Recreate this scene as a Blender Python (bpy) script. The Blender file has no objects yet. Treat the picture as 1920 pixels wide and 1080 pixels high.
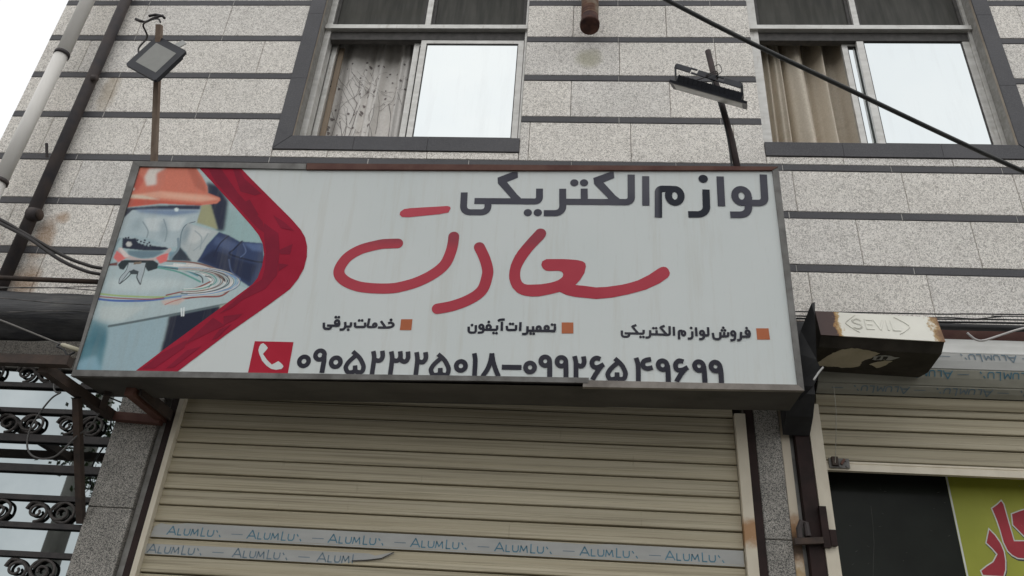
import bpy, bmesh, math, random
import numpy as np
from mathutils import Vector, Matrix, geometry
random.seed(7); rng = np.random.default_rng(7)
scene = bpy.context.scene
COL = scene.collection

# ------------------------------------------------------------------ camera
cam_d = bpy.data.cameras.new('camera'); cam = bpy.data.objects.new('camera', cam_d); COL.objects.link(cam)
rt = Vector((0.99698412, 0.05011671, 0.05925351)); up = Vector((-0.0264049, -0.49890348, 0.86625521)); fw = Vector((-0.07297564, 0.86520728, 0.49607552))
m = Matrix.Identity(4)
for i in range(3):
    m[i][0], m[i][1], m[i][2] = rt[i], up[i], -fw[i]
m[2][3] = 1.6
cam.matrix_world = m
cam_d.sensor_width = 36.0; cam_d.lens = 1490 / 1920 * 36.0
cam_d.clip_start = 0.05; cam_d.clip_end = 500
scene.camera = cam

# ------------------------------------------------------------------ sky, sun, exposure (flat overcast daylight)
SUN_EL, SUN_AZ = math.radians(52), math.radians(200)
world = bpy.data.worlds.new('World'); scene.world = world; world.use_nodes = True
nt = world.node_tree; nt.nodes.clear()
sky = nt.nodes.new('ShaderNodeTexSky'); sky.sky_type = 'NISHITA'; sky.sun_disc = False
sky.sun_elevation = SUN_EL; sky.sun_rotation = SUN_AZ
mixs = nt.nodes.new('ShaderNodeMixRGB'); mixs.inputs[0].default_value = 0.90
tc = nt.nodes.new('ShaderNodeTexCoord'); cn = nt.nodes.new('ShaderNodeTexNoise'); cn.inputs['Scale'].default_value = 2.2; cn.inputs['Detail'].default_value = 4
cr = nt.nodes.new('ShaderNodeValToRGB'); cr.color_ramp.elements[0].position = .3; cr.color_ramp.elements[0].color = (.90, .915, .925, 1); cr.color_ramp.elements[1].position = .72; cr.color_ramp.elements[1].color = (1, 1, 1, 1)
cm = nt.nodes.new('ShaderNodeVectorMath'); cm.operation = 'SCALE'; cm.inputs['Scale'].default_value = 11.8    # closed cloud layer, faintly uneven
nt.links.new(tc.outputs['Generated'], cn.inputs['Vector']); nt.links.new(cn.outputs['Fac'], cr.inputs[0]); nt.links.new(cr.outputs[0], cm.inputs[0]); nt.links.new(cm.outputs[0], mixs.inputs[2])
bg = nt.nodes.new('ShaderNodeBackground'); bg.inputs[1].default_value = 0.1
ow = nt.nodes.new('ShaderNodeOutputWorld')
nt.links.new(sky.outputs[0], mixs.inputs[1]); nt.links.new(mixs.outputs[0], bg.inputs[0]); nt.links.new(bg.outputs[0], ow.inputs[0])
sun_d = bpy.data.lights.new('sun', 'SUN'); sun_d.energy = 0.5; sun_d.angle = math.radians(150); sun_d.color = (1, .97, .92)
sun = bpy.data.objects.new('sun', sun_d); COL.objects.link(sun)
# sun stands behind the camera, high: direction the light travels
sd = Vector((math.sin(SUN_AZ) * math.cos(SUN_EL), math.cos(SUN_AZ) * math.cos(SUN_EL), math.sin(SUN_EL)))
sun.rotation_euler = sd.to_track_quat('Z', 'Y').to_euler()
vs = scene.view_settings
vs.view_transform = 'Standard'; vs.look = 'None'; vs.exposure = 0.0; vs.gamma = 1.0; vs.use_curve_mapping = False

# ------------------------------------------------------------------ materials
def lin(c, k=1.0):
    return tuple(k * ((v / 255 / 12.92) if v / 255 <= .04045 else ((v / 255 + .055) / 1.055) ** 2.4) for v in c[:3])
class NT:
    def __init__(s, name, rough=.6, metal=0.0, spec=.4):
        s.m = bpy.data.materials.new(name); s.m.use_nodes = True; s.t = s.m.node_tree
        s.b = s.t.nodes['Principled BSDF']; s.b.inputs['Roughness'].default_value = rough
        s.b.inputs['Metallic'].default_value = metal; s.b.inputs['Specular IOR Level'].default_value = spec
        s._pos = None
    def n(s, t, **k):
        x = s.t.nodes.new(t)
        for a, v in k.items(): setattr(x, a, v)
        return x
    def l(s, a, b): s.t.links.new(a, b)
    def pos(s, scale=(1, 1, 1), off=None):
        if s._pos is None: s._pos = s.n('ShaderNodeNewGeometry').outputs['Position']
        mp = s.n('ShaderNodeMapping'); mp.inputs['Scale'].default_value = scale
        s.l(s._pos, mp.inputs['Vector'])
        if off: mp.inputs['Location'].default_value = off
        return mp.outputs[0]
    def noise(s, scale, detail=3, rough=.55, dist=0.0, st=(1, 1, 1), vec=None, off=None):
        x = s.n('ShaderNodeTexNoise'); x.inputs['Scale'].default_value = scale; x.inputs['Detail'].default_value = detail
        x.inputs['Roughness'].default_value = rough; x.inputs['Distortion'].default_value = dist
        s.l(vec if vec is not None else s.pos(st, off), x.inputs['Vector']); return x.outputs['Fac']
    def ramp(s, fac, stops, interp='LINEAR'):
        r = s.n('ShaderNodeValToRGB'); r.color_ramp.interpolation = interp; e = r.color_ramp.elements
        while len(e) < len(stops): e.new(.5)
        for q, (p, c) in zip(e, stops):
            q.position = p; q.color = (*c, 1) if isinstance(c, (tuple, list)) else (c, c, c, 1)
        s.l(fac, r.inputs[0]); return r.outputs[0]
    def math(s, op, a, b=None):
        x = s.n('ShaderNodeMath', operation=op)
        for i, v in enumerate((a, b)):
            if v is None: continue
            if isinstance(v, (int, float)): x.inputs[i].default_value = v
            else: s.l(v, x.inputs[i])
        return x.outputs[0]
    def mix(s, fac, a, b, mode='MIX'):
        x = s.n('ShaderNodeMixRGB', blend_type=mode)
        for i, v in enumerate((fac, a, b)):
            if isinstance(v, (int, float)): x.inputs[i].default_value = v
            elif isinstance(v, (tuple, list)): x.inputs[i].default_value = (*v, 1)
            else: s.l(v, x.inputs[i])
        return x.outputs[0]
    def sep(s, axis):
        if s._pos is None: s._pos = s.n('ShaderNodeNewGeometry').outputs['Position']
        x = s.n('ShaderNodeSeparateXYZ'); s.l(s._pos, x.inputs[0]); return x.outputs[axis]
    def rand(s): return s.n('ShaderNodeObjectInfo').outputs['Random']
    def color(s, c):
        if isinstance(c, (tuple, list)): s.b.inputs['Base Color'].default_value = (*c, 1)
        else: s.l(c, s.b.inputs['Base Color'])
    def rough(s, fac): s.l(fac, s.b.inputs['Roughness'])
    def bump(s, h, dist=.002, strength=.5):
        x = s.n('ShaderNodeBump'); x.inputs['Distance'].default_value = dist; x.inputs['Strength'].default_value = strength
        s.l(h, x.inputs['Height']); s.l(x.outputs[0], s.b.inputs['Normal'])
def worn(name, c1, c2, scale=6, rough=.6, metal=0, spec=.4, st=(1, 1, 1), lo=.35, hi=.65, bump=0, detail=5):
    t = NT(name, rough, metal, spec); f = t.noise(scale, detail, .6, .2, st)
    t.color(t.ramp(f, [(lo, c1), (hi, c2)]))
    if bump: t.bump(t.noise(scale * 8, 4), bump)
    return t.m
M = {}
def mk_tile(name, base, dark, light, sc=70.0):
    t = NT(name, .75, 0, .25)
    a = t.noise(sc, 1.0, .5, 1.4)
    band = t.math('ABSOLUTE', t.math('SUBTRACT', a, .5))
    worm = t.ramp(band, [(0.0, 1.0), (.03, .95), (.075, 0.0)])
    a2 = t.noise(sc * .8, 1.0, .5, 1.2, off=(3, 7, 2))
    hi = t.ramp(t.math('ABSOLUTE', t.math('SUBTRACT', a2, .48)), [(0.0, 1.0), (.05, 0.0)])
    big = t.noise(2.2, 4, .6)
    c = t.mix(hi, base, light); c = t.mix(t.math('MULTIPLY', worm, .80), c, dark)
    c = t.mix(1.0, c, t.ramp(big, [(.3, .92), (.7, 1.06)]), 'MULTIPLY')
    c = t.mix(1.0, c, t.ramp(t.rand(), [(0, (.95, .95, .95)), (.5, (1.0, .995, .98)), (1, (1.05, 1.04, 1.02))]), 'MULTIPLY')
    streak = t.noise(5, 4, .6, 0, (3.2, 1, .22))
    c = t.mix(t.ramp(streak, [(.60, 0.0), (.78, .22)]), c, (.20, .18, .15))
    # rust bleeding from the stub of the iron pipe on the left
    def spot(x0, z0, rx, rz):
        dx = t.math('DIVIDE', t.math('SUBTRACT', t.sep(0), x0), rx); dz = t.math('DIVIDE', t.math('SUBTRACT', t.sep(2), z0), rz)
        r = t.math('ADD', t.math('MULTIPLY', dx, dx), t.math('MULTIPLY', dz, dz))
        r = t.math('ADD', r, t.math('MULTIPLY', t.math('SUBTRACT', t.noise(14, 4), .5), 1.2))
        return t.ramp(r, [(.1, .6), (1.0, 0.0)])
    for s_ in ((-2.965, 3.90, .075, .20), (-2.97, 3.62, .10, .14), (-2.90, 4.05, .05, .05)):
        c = t.mix(spot(*s_), c, (.33, .17, .06))
    c = t.mix(spot(-2.94, 5.02, .07, .2), c, (.42, .34, .24))
    c = t.mix(spot(.08, 5.33, .10, .10), c, (.36, .34, .22))
    t.color(c); t.bump(worm, .0012, .35); return t.m
M['tile'] = mk_tile('speckled_tile', (.88, .845, .79), (.33, .305, .28), (.92, .89, .845))
t = NT('dark_strip_stone', .5, 0, .2)
c = t.ramp(t.noise(3, 4), [(.3, (.078, .077, .083)), (.7, (.102, .100, .106))])
c = t.mix(t.ramp(t.noise(160, 2), [(.45, 0.0), (.8, .35)]), c, (.2, .2, .2))
t.color(c); M['strip'] = t.m
M['mortar'] = worn('mortar', (.23, .22, .2), (.32, .31, .29), 30, .9); M['grout'] = worn('light_grout', (.42, .41, .38), (.55, .53, .50), 30, .9)
M['reveal'] = worn('reveal_stone', (.30, .25, .20), (.42, .36, .29), 9, .7, bump=.001)
def mk_granite(name, base):
    t = NT(name, .55, 0, .4)
    v = t.n('ShaderNodeTexVoronoi'); v.inputs['Scale'].default_value = 320; t.l(t.pos(), v.inputs['Vector'])
    sp = t.n('ShaderNodeSeparateColor'); t.l(v.outputs['Color'], sp.inputs[0])
    c = t.ramp(sp.outputs[0], [(0, (.055, .053, .048)), (.25, (.12, .115, .105)), (.5, tuple(base)), (.9, (.44, .41, .365))])
    c = t.mix(1.0, c, t.ramp(t.noise(7, 4), [(.3, .72), (.7, 1.08)]), 'MULTIPLY')
    t.color(c); return t.m
M['granite'] = mk_granite('grey_granite', (.285, .27, .24))
t = NT('aluminium_frame', .38, .35, .5)
c = t.ramp(t.noise(9, 4, st=(1, 1, 3)), [(.3, (.50, .49, .46)), (.7, (.66, .65, .62))])
c = t.mix(t.ramp(t.noise(40, 4, st=(1, 1, .3)), [(.58, 0.0), (.75, .4)]), c, (.26, .22, .17)); t.color(c); M['alu'] = t.m
M['alu_dark'] = worn('dark_gasket', (.045, .042, .04), (.08, .075, .07), 20, .6)
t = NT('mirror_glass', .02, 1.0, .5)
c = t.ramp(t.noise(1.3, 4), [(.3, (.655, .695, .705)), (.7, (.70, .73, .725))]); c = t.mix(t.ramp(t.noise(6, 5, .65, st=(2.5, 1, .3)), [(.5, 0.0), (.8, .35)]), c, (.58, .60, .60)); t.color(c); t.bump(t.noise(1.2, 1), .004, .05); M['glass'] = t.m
t = NT('shop_mirror_glass', .012, 1.0, .5)
t.color(t.ramp(t.noise(3.0, 5), [(.3, (.29, .325, .335)), (.7, (.38, .415, .42))])); t.bump(t.noise(.9, 2), .006, .025); M['glass_shop'] = t.m
t = NT('dusty_upper_pane', .5, 0, .12)
c = t.ramp(t.noise(7, 4, st=(3.2, 1, .35)), [(.35, (.050, .050, .045)), (.65, (.085, .083, .074))])
c = t.mix(t.ramp(t.noise(1.5, 3, st=(1, 1, 4)), [(.5, 0.0), (.7, .35)]), c, (.06, .058, .045)); t.color(c); M['pane_dark'] = t.m
t = NT('dark_shop_glass', .18, 0, .12)
c = t.ramp(t.noise(2.2, 5), [(.35, (.010, .011, .009)), (.7, (.020, .023, .019))])
c = t.mix(t.ramp(t.noise(55, 5, .7), [(.72, 0.0), (.80, .07)]), c, (.2, .2, .18)); t.color(c); M['glass_dark'] = t.m
M['room'] = worn('room_plaster', (.20, .18, .16), (.27, .25, .22), 3, .9)
def mk_slat(name, c1, c2, dirt):
    t = NT(name, .5, .0, .35)
    c = t.ramp(t.noise(4, 5, st=(.35, 1, 9)), [(.3, c1), (.7, c2)])
    c = t.mix(t.ramp(t.noise(6, 6, .65, st=(.16, 1, 18)), [(.50, 0.0), (.70, .7)]), c, dirt)
    c = t.mix(t.ramp(t.noise(30, 5, .7, st=(1, 1, .12)), [(.66, 0.0), (.74, .35)]), c, dirt)
    c = t.mix(1.0, c, t.ramp(t.rand(), [(0, .90), (1, 1.05)]), 'MULTIPLY')
    t.color(c); return t.m
M['slat'] = mk_slat('beige_slat', (.43, .375, .26), (.515, .46, .335), (.16, .135, .085))
M['slat_shaded'] = mk_slat('shaded_beige_slat', (.33, .29, .20), (.41, .365, .265), (.15, .125, .08))  # beige slat darkened: shade from coil and motor box put into the colour
M['guide'] = worn('beige_guide', (.58, .52, .41), (.68, .62, .50), 8, .5, st=(1, 1, .6))
t = NT('protective_film', .35, 0, .45)
c = t.ramp(t.noise(5, 5, st=(1, 1, 3)), [(.3, (.32, .322, .305)), (.7, (.39, .39, .37))]); t.color(c); M['film'] = t.m
t = NT('skylit_film', .35, 0, .45)
c = t.ramp(t.noise(5, 5, st=(1, 1, 3)), [(.3, (.55, .55, .52)), (.7, (.66, .66, .63))]); t.color(c); M['film_skylit'] = t.m  # brightened film copy: sky light on the up-facing coil facet, painted in
t2_ = NT('shaded_olive_film', .4, 0, .3); t2_.color(t2_.ramp(t2_.noise(5, 5, st=(1, 1, 3)), [(.3, (.24, .235, .19)), (.7, (.32, .31, .26))])); M['film_olive_shaded'] = t2_.m  # olive-grey film, its darker tone standing for shade on the down-facing facets
M['print_blue'] = worn('teal_print', (.06, .16, .22), (.10, .22, .29), 30, .5)
M['print_grey'] = worn('grey_print', (.10, .16, .20), (.16, .21, .25), 30, .5)
M['brown'] = worn('brown_painted_steel', (.020, .013, .012), (.036, .021, .019), 7, .6, spec=.15, bump=.0008)
M['redbrown'] = worn('red_oxide_steel', (.085, .030, .022), (.13, .062, .045), 9, .7, bump=.001)
M['rusty'] = worn('rusted_steel', (.036, .028, .024), (.075, .050, .038), 11, .8, bump=.0015)
M['pipe_dark'] = worn('old_iron_pipe', (.030, .028, .032), (.065, .050, .045), 6, .65, bump=.001)
M['black'] = worn('black_plastic', (.010, .010, .011), (.022, .022, .023), 12, .55)
M['blackmetal'] = worn('black_wrought_iron', (.014, .012, .012), (.035, .028, .026), 18, .5, bump=.0006)
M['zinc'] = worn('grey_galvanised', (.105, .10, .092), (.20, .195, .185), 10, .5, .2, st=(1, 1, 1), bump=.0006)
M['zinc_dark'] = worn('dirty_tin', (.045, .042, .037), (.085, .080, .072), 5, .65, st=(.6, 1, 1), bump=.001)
M['pvc'] = worn('grey_pvc', (.68, .655, .61), (.78, .755, .71), 4, .45, st=(1, 1, .4))
M['lampbody'] = worn('lamp_black', (.012, .013, .018), (.022, .024, .032), 10, .45)
M['lens'] = worn('lamp_lens', (.22, .22, .20), (.27, .27, .25), 9, .3)
M['lens2'] = worn('lamp_lens_dusty', (.42, .42, .39), (.55, .55, .52), 14, .35)
M['white_paint'] = worn('cream_enamel', (.62, .60, .50), (.72, .70, .62), 5, .4)
M['ledge'] = worn('dusty_ledge', (.2, .17, .14), (.33, .3, .26), 12, .85)
# ------------------------------------------------------------------ geometry helpers
class MB:
    def __init__(s): s.v = []; s.f = []
    def add(s, vs_, fs):
        o = len(s.v); s.v += [tuple(map(float, p)) for p in vs_]; s.f += [tuple(i + o for i in q) for q in fs]; return s
    def box(s, x0, x1, y0, y1, z0, z1):
        return s.add([(x0, y0, z0), (x1, y0, z0), (x1, y1, z0), (x0, y1, z0), (x0, y0, z1), (x1, y0, z1), (x1, y1, z1), (x0, y1, z1)],
                     [(0, 3, 2, 1), (4, 5, 6, 7), (0, 1, 5, 4), (1, 2, 6, 5), (2, 3, 7, 6), (3, 0, 4, 7)])
    def obox(s, c, ax, h):
        c = Vector(c); A = [Vector(a) for a in ax]; vs_ = []
        for k in range(8):
            vs_.append(c + A[0] * h[0] * (1 if k & 1 else -1) + A[1] * h[1] * (1 if k & 2 else -1) + A[2] * h[2] * (1 if k & 4 else -1))
        return s.add(vs_, [(0, 2, 3, 1), (4, 5, 7, 6), (0, 1, 5, 4), (1, 3, 7, 5), (3, 2, 6, 7), (2, 0, 4, 6)])
    def bar(s, a, b, w, h=None, upv=(0, 0, 1)):
        a, b = Vector(a), Vector(b); d = (b - a).normalized(); u = Vector(upv)
        if abs(d.dot(u)) > .95: u = Vector((0, 1, 0))
        x = d.cross(u).normalized(); z = x.cross(d)
        return s.obox((a + b) / 2, (x, d, z), (w / 2, (b - a).length / 2, (h or w) / 2))
    def tube(s, pts, r, seg=10, caps=True):
        P = [Vector(p) for p in pts]; n = len(P); rs = r if isinstance(r, (list, tuple)) else [r] * n
        d0 = (P[1] - P[0]).normalized(); a = d0.orthogonal().normalized(); rings = []; o = len(s.v)
        for i in range(n):
            d = (P[min(i + 1, n - 1)] - P[max(i - 1, 0)]).normalized()
            a = (a - d * a.dot(d)); a = a.normalized() if a.length > 1e-6 else d.orthogonal().normalized(); b = d.cross(a)
            for k in range(seg):
                an = 2 * math.pi * k / seg; s.v.append(tuple(P[i] + (a * math.cos(an) + b * math.sin(an)) * rs[i]))
        for i in range(n - 1):
            for k in range(seg):
                k2 = (k + 1) % seg; s.f.append((o + i * seg + k, o + i * seg + k2, o + (i + 1) * seg + k2, o + (i + 1) * seg + k))
        if caps:
            s.f.append(tuple(o + k for k in reversed(range(seg)))); s.f.append(tuple(o + (n - 1) * seg + k for k in range(seg)))
        return s
    def prism_x(s, prof, x0, x1):                       # closed profile of (y, z) pulled along x
        n = len(prof); vs_ = [(x0, y, z) for y, z in prof] + [(x1, y, z) for y, z in prof]
        fs = [(i, (i + 1) % n, n + (i + 1) % n, n + i) for i in range(n)]
        o = len(s.v); s.v += vs_; s.f += [tuple(o + i for i in q) for q in fs]
        tri = geometry.tessellate_polygon([[Vector((y, z, 0)) for y, z in prof]])
        for q in tri: s.f.append(tuple(o + i for i in q)); s.f.append(tuple(o + n + i for i in reversed(q)))
        return s
    def plate(s, fr, pts, n0, n1):                      # polygon in a frame with thickness n0..n1 (n1 is the front)
        n = len(pts); o = len(s.v); s.v += [tuple(fr(u, v, n1)) for u, v in pts] + [tuple(fr(u, v, n0)) for u, v in pts]
        for q in geometry.tessellate_polygon([[Vector((u, v, 0)) for u, v in pts]]):
            s.f.append(tuple(o + i for i in q)); s.f.append(tuple(o + n + i for i in reversed(q)))
        for i in range(n):
            j = (i + 1) % n; s.f.append((o + i, o + n + i, o + n + j, o + j))
        return s
    def flat(s, fr, pts, n1):
        o = len(s.v); s.v += [tuple(fr(u, v, n1)) for u, v in pts]
        for q in geometry.tessellate_polygon([[Vector((u, v, 0)) for u, v in pts]]): s.f.append(tuple(o + i for i in q))
        return s
    def mesh(s, name, mat, smooth=False, center=None):
        me = bpy.data.meshes.new(name); c = center or Vector((0, 0, 0))
        me.from_pydata([(a - c[0], b - c[1], d - c[2]) for a, b, d in s.v], [], s.f)
        bm = bmesh.new(); bm.from_mesh(me); bmesh.ops.recalc_face_normals(bm, faces=bm.faces); bm.to_mesh(me); bm.free()
        if mat: me.materials.append(mat)
        if smooth:
            for p in me.polygons: p.use_smooth = True
        return me
    def build(s, name, mat, parent=None, smooth=False, **props):
        V = np.array(s.v); c = Vector((V.min(0) + V.max(0)) / 2)
        o = bpy.data.objects.new(name, s.mesh(name, mat, smooth, c)); return put(o, c, parent, props)
def wpos(o):
    p = Vector((0, 0, 0))
    while o is not None: p = p + o.location; o = o.parent
    return p
def put(o, world_loc, parent, props={}):
    COL.objects.link(o)
    o.location = Vector(world_loc) - (wpos(parent) if parent else Vector((0, 0, 0)))
    if parent: o.parent = parent
    for k, v in props.items(): o[k] = v
    return o
def thing(name, label, cat, loc, group=None):
    o = bpy.data.objects.new(name, None); o.empty_display_size = .1; COL.objects.link(o); o.location = loc
    o['label'] = label; o['category'] = cat
    if group: o['group'] = group
    return o
def tagged(o, label, cat, group=None):
    o['label'] = label; o['category'] = cat
    if group: o['group'] = group
    return o
class Frame:
    def __init__(s, o, u, v, k=1.0):
        s.o = Vector(o); s.u = Vector(u).normalized(); s.v = Vector(v).normalized(); s.n = s.u.cross(s.v); s.k = k
    def __call__(s, u, v, n=0.0): return s.o + s.u * (u * s.k) + s.v * (v * s.k) + s.n * n
def pairs(a): return [(a[i], a[i + 1]) for i in range(0, len(a), 2)]
def catmull(P, seg=7):
    if len(P) < 3: return P
    Q = [P[0]] + P + [P[-1]]; out = []
    for i in range(1, len(Q) - 2):
        p0, p1, p2, p3 = [np.array(q) for q in Q[i - 1:i + 3]]
        for k in range(seg):
            t_ = k / seg; out.append(tuple(.5 * ((2 * p1) + (-p0 + p2) * t_ + (2 * p0 - 5 * p1 + 4 * p2 - p3) * t_ ** 2 + (-p0 + 3 * p1 - 3 * p2 + p3) * t_ ** 3)))
    return out + [tuple(P[-1])]
def rounded(P, r):
    if r <= 0 or len(P) < 3: return P
    P = [np.array(p, float) for p in P]; out = [P[0]]
    for i in range(1, len(P) - 1):
        a, b, c_ = P[i - 1], P[i], P[i + 1]; d1 = a - b; d2 = c_ - b; l1, l2 = np.linalg.norm(d1), np.linalg.norm(d2)
        k1 = l1 * (.5 if i > 1 else .98); k2 = l2 * (.5 if i < len(P) - 2 else .98); q = min(r, k1, k2)
        s0 = b + d1 / l1 * q; s1 = b + d2 / l2 * q
        for t_ in np.linspace(0, 1, 9): out.append((1 - t_) ** 2 * s0 + 2 * t_ * (1 - t_) * (b + (s0 + s1 - 2 * b) * -.10) + t_ ** 2 * s1)
    out.append(P[-1]); return [tuple(p) for p in out]
def stroke(mb, fr, P, w, n1, cap=False):
    P = [np.array(p, float) for p in P]; Q = [P[0]]
    for p in P[1:]:
        if np.linalg.norm(p - Q[-1]) > 1e-6: Q.append(p)
    P = Q; n = len(P); L, R_ = [], []
    for i in range(n):
        d1 = P[i] - P[i - 1] if i > 0 else P[1] - P[0]; d2 = P[i + 1] - P[i] if i < n - 1 else P[-1] - P[-2]
        d1 = d1 / np.linalg.norm(d1); d2 = d2 / np.linalg.norm(d2); a = np.array((-d1[1], d1[0])); b = np.array((-d2[1], d2[0]))
        mt = a + b; mt = mt / max(np.linalg.norm(mt), 1e-6); s_ = w / 2 / max(.55, float(mt @ a)); L.append(P[i] + mt * s_); R_.append(P[i] - mt * s_)
    o = len(mb.v); mb.v += [tuple(fr(p[0], p[1], n1)) for p in L] + [tuple(fr(p[0], p[1], n1)) for p in R_]
    for i in range(n - 1): mb.f.append((o + i, o + i + 1, o + n + i + 1, o + n + i))
    if cap:
        for c_ in (P[0], P[-1]): disc(mb, fr, c_[0], c_[1], w / 2, n1 + .00006)
def disc(mb, fr, cx, cy, r, n1, seg=22):
    mb.flat(fr, [(cx + r * math.cos(2 * math.pi * k / seg), cy + r * math.sin(2 * math.pi * k / seg)) for k in range(seg)], n1)
def ring(mb, fr, cx, cy, rx, ry, w, n1, seg=30):
    o = len(mb.v)
    for k in range(seg):
        a = 2 * math.pi * k / seg; ca, sa = math.cos(a), math.sin(a)
        mb.v.append(tuple(fr(cx + (rx + w / 2) * ca, cy + (ry + w / 2) * sa, n1))); mb.v.append(tuple(fr(cx + (rx - w / 2) * ca, cy + (ry - w / 2) * sa, n1)))
    for k in range(seg):
        a = 2 * k; b = 2 * ((k + 1) % seg); mb.f.append((o + a, o + b, o + b + 1, o + a + 1))
def draw(items, fr, base):
    mb = MB(); n1 = base
    for it in items:
        k = it[0]; n1 += .00008
        if k == 's': stroke(mb, fr, rounded(pairs(it[3]), it[2]), it[1], n1)
        elif k == 'q': stroke(mb, fr, catmull(pairs(it[2])), it[1], n1)
        elif k == 'c': stroke(mb, fr, catmull(pairs(it[2]), 9), it[1], n1, True)
        elif k == 'p': mb.flat(fr, pairs(it[1]), n1)
        elif k == 'd': disc(mb, fr, it[2][0], it[2][1], it[1], n1)
        elif k == 'r': ring(mb, fr, *it[2], it[1], n1)
    return mb

# traced outlines of the signboard print, in millimetres on its face
HEAD = [["s",33,45,[1676.3,954.7,1678.8,845.4,1795.3,846.1,1792.2,906.1]],["s",33,0,[1727.7,907.3,1920.6,906.7]],["p",[1831.7,1037.8,1902.5,1070.4,1927.4,1070.4,1929.9,1038.0,1878.1,1012.9,1929.8,943.5,1947.5,925.2,1954.7,906.9,1926.2,898.3,1907.5,906.7,1896.1,929.5,1834.6,1004.9]],["s",33,32,[1915.3,906.7,2035.4,905.8,2034.7,977.1]],["d",19.5,[1982.8,845.1]],["d",19.5,[2029.5,845.4]],["s",33,52,[2057.6,842.6,2146.2,843.1,2144.1,976.6]],["s",33,0,[2137.7,905.4,2381.5,904.5]],["s",33,0,[2245.6,977.9,2246.3,905.3]],["d",19.5,[2199.0,1009.9]],["d",19.5,[2245.0,1010.0]],["p",[2289.0,1036.8,2369.5,1071.4,2386.1,1071.4,2388.2,1037.1,2336.0,1012.8,2392.4,939.4,2410.2,924.3,2412.5,906.2,2381.3,895.5,2366.0,905.9,2353.3,930.1,2292.7,1003.4]],["s",34,36,[2468.2,1056.6,2465.0,904.3,2376.3,904.5]],["s",33.5,0,[2536.2,1047.5,2532.0,886.3]],["s",34,42,[2587.2,822.2,2593.2,978.3,2646.9,977.6,2659.7,977.0]],["r",33,[2667.5,939.7,29.0,37.700000000000045]],["s",34,55,[2724.4,839.9,2808.4,841.0,2813.3,974.6]],["d",22,[2804.2,1033.6]],["s",34,0,[2883.7,1046.8,2879.1,884.6]],["r",33,[2974.1,940.5,30.40000000000009,37.200000000000045]],["s",34,50,[3005.7,936.1,2997.0,839.8,2914.8,839.3]],["s",34,36,[3084.3,1058.1,3077.5,903.0,2994.2,902.5]]]
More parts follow.
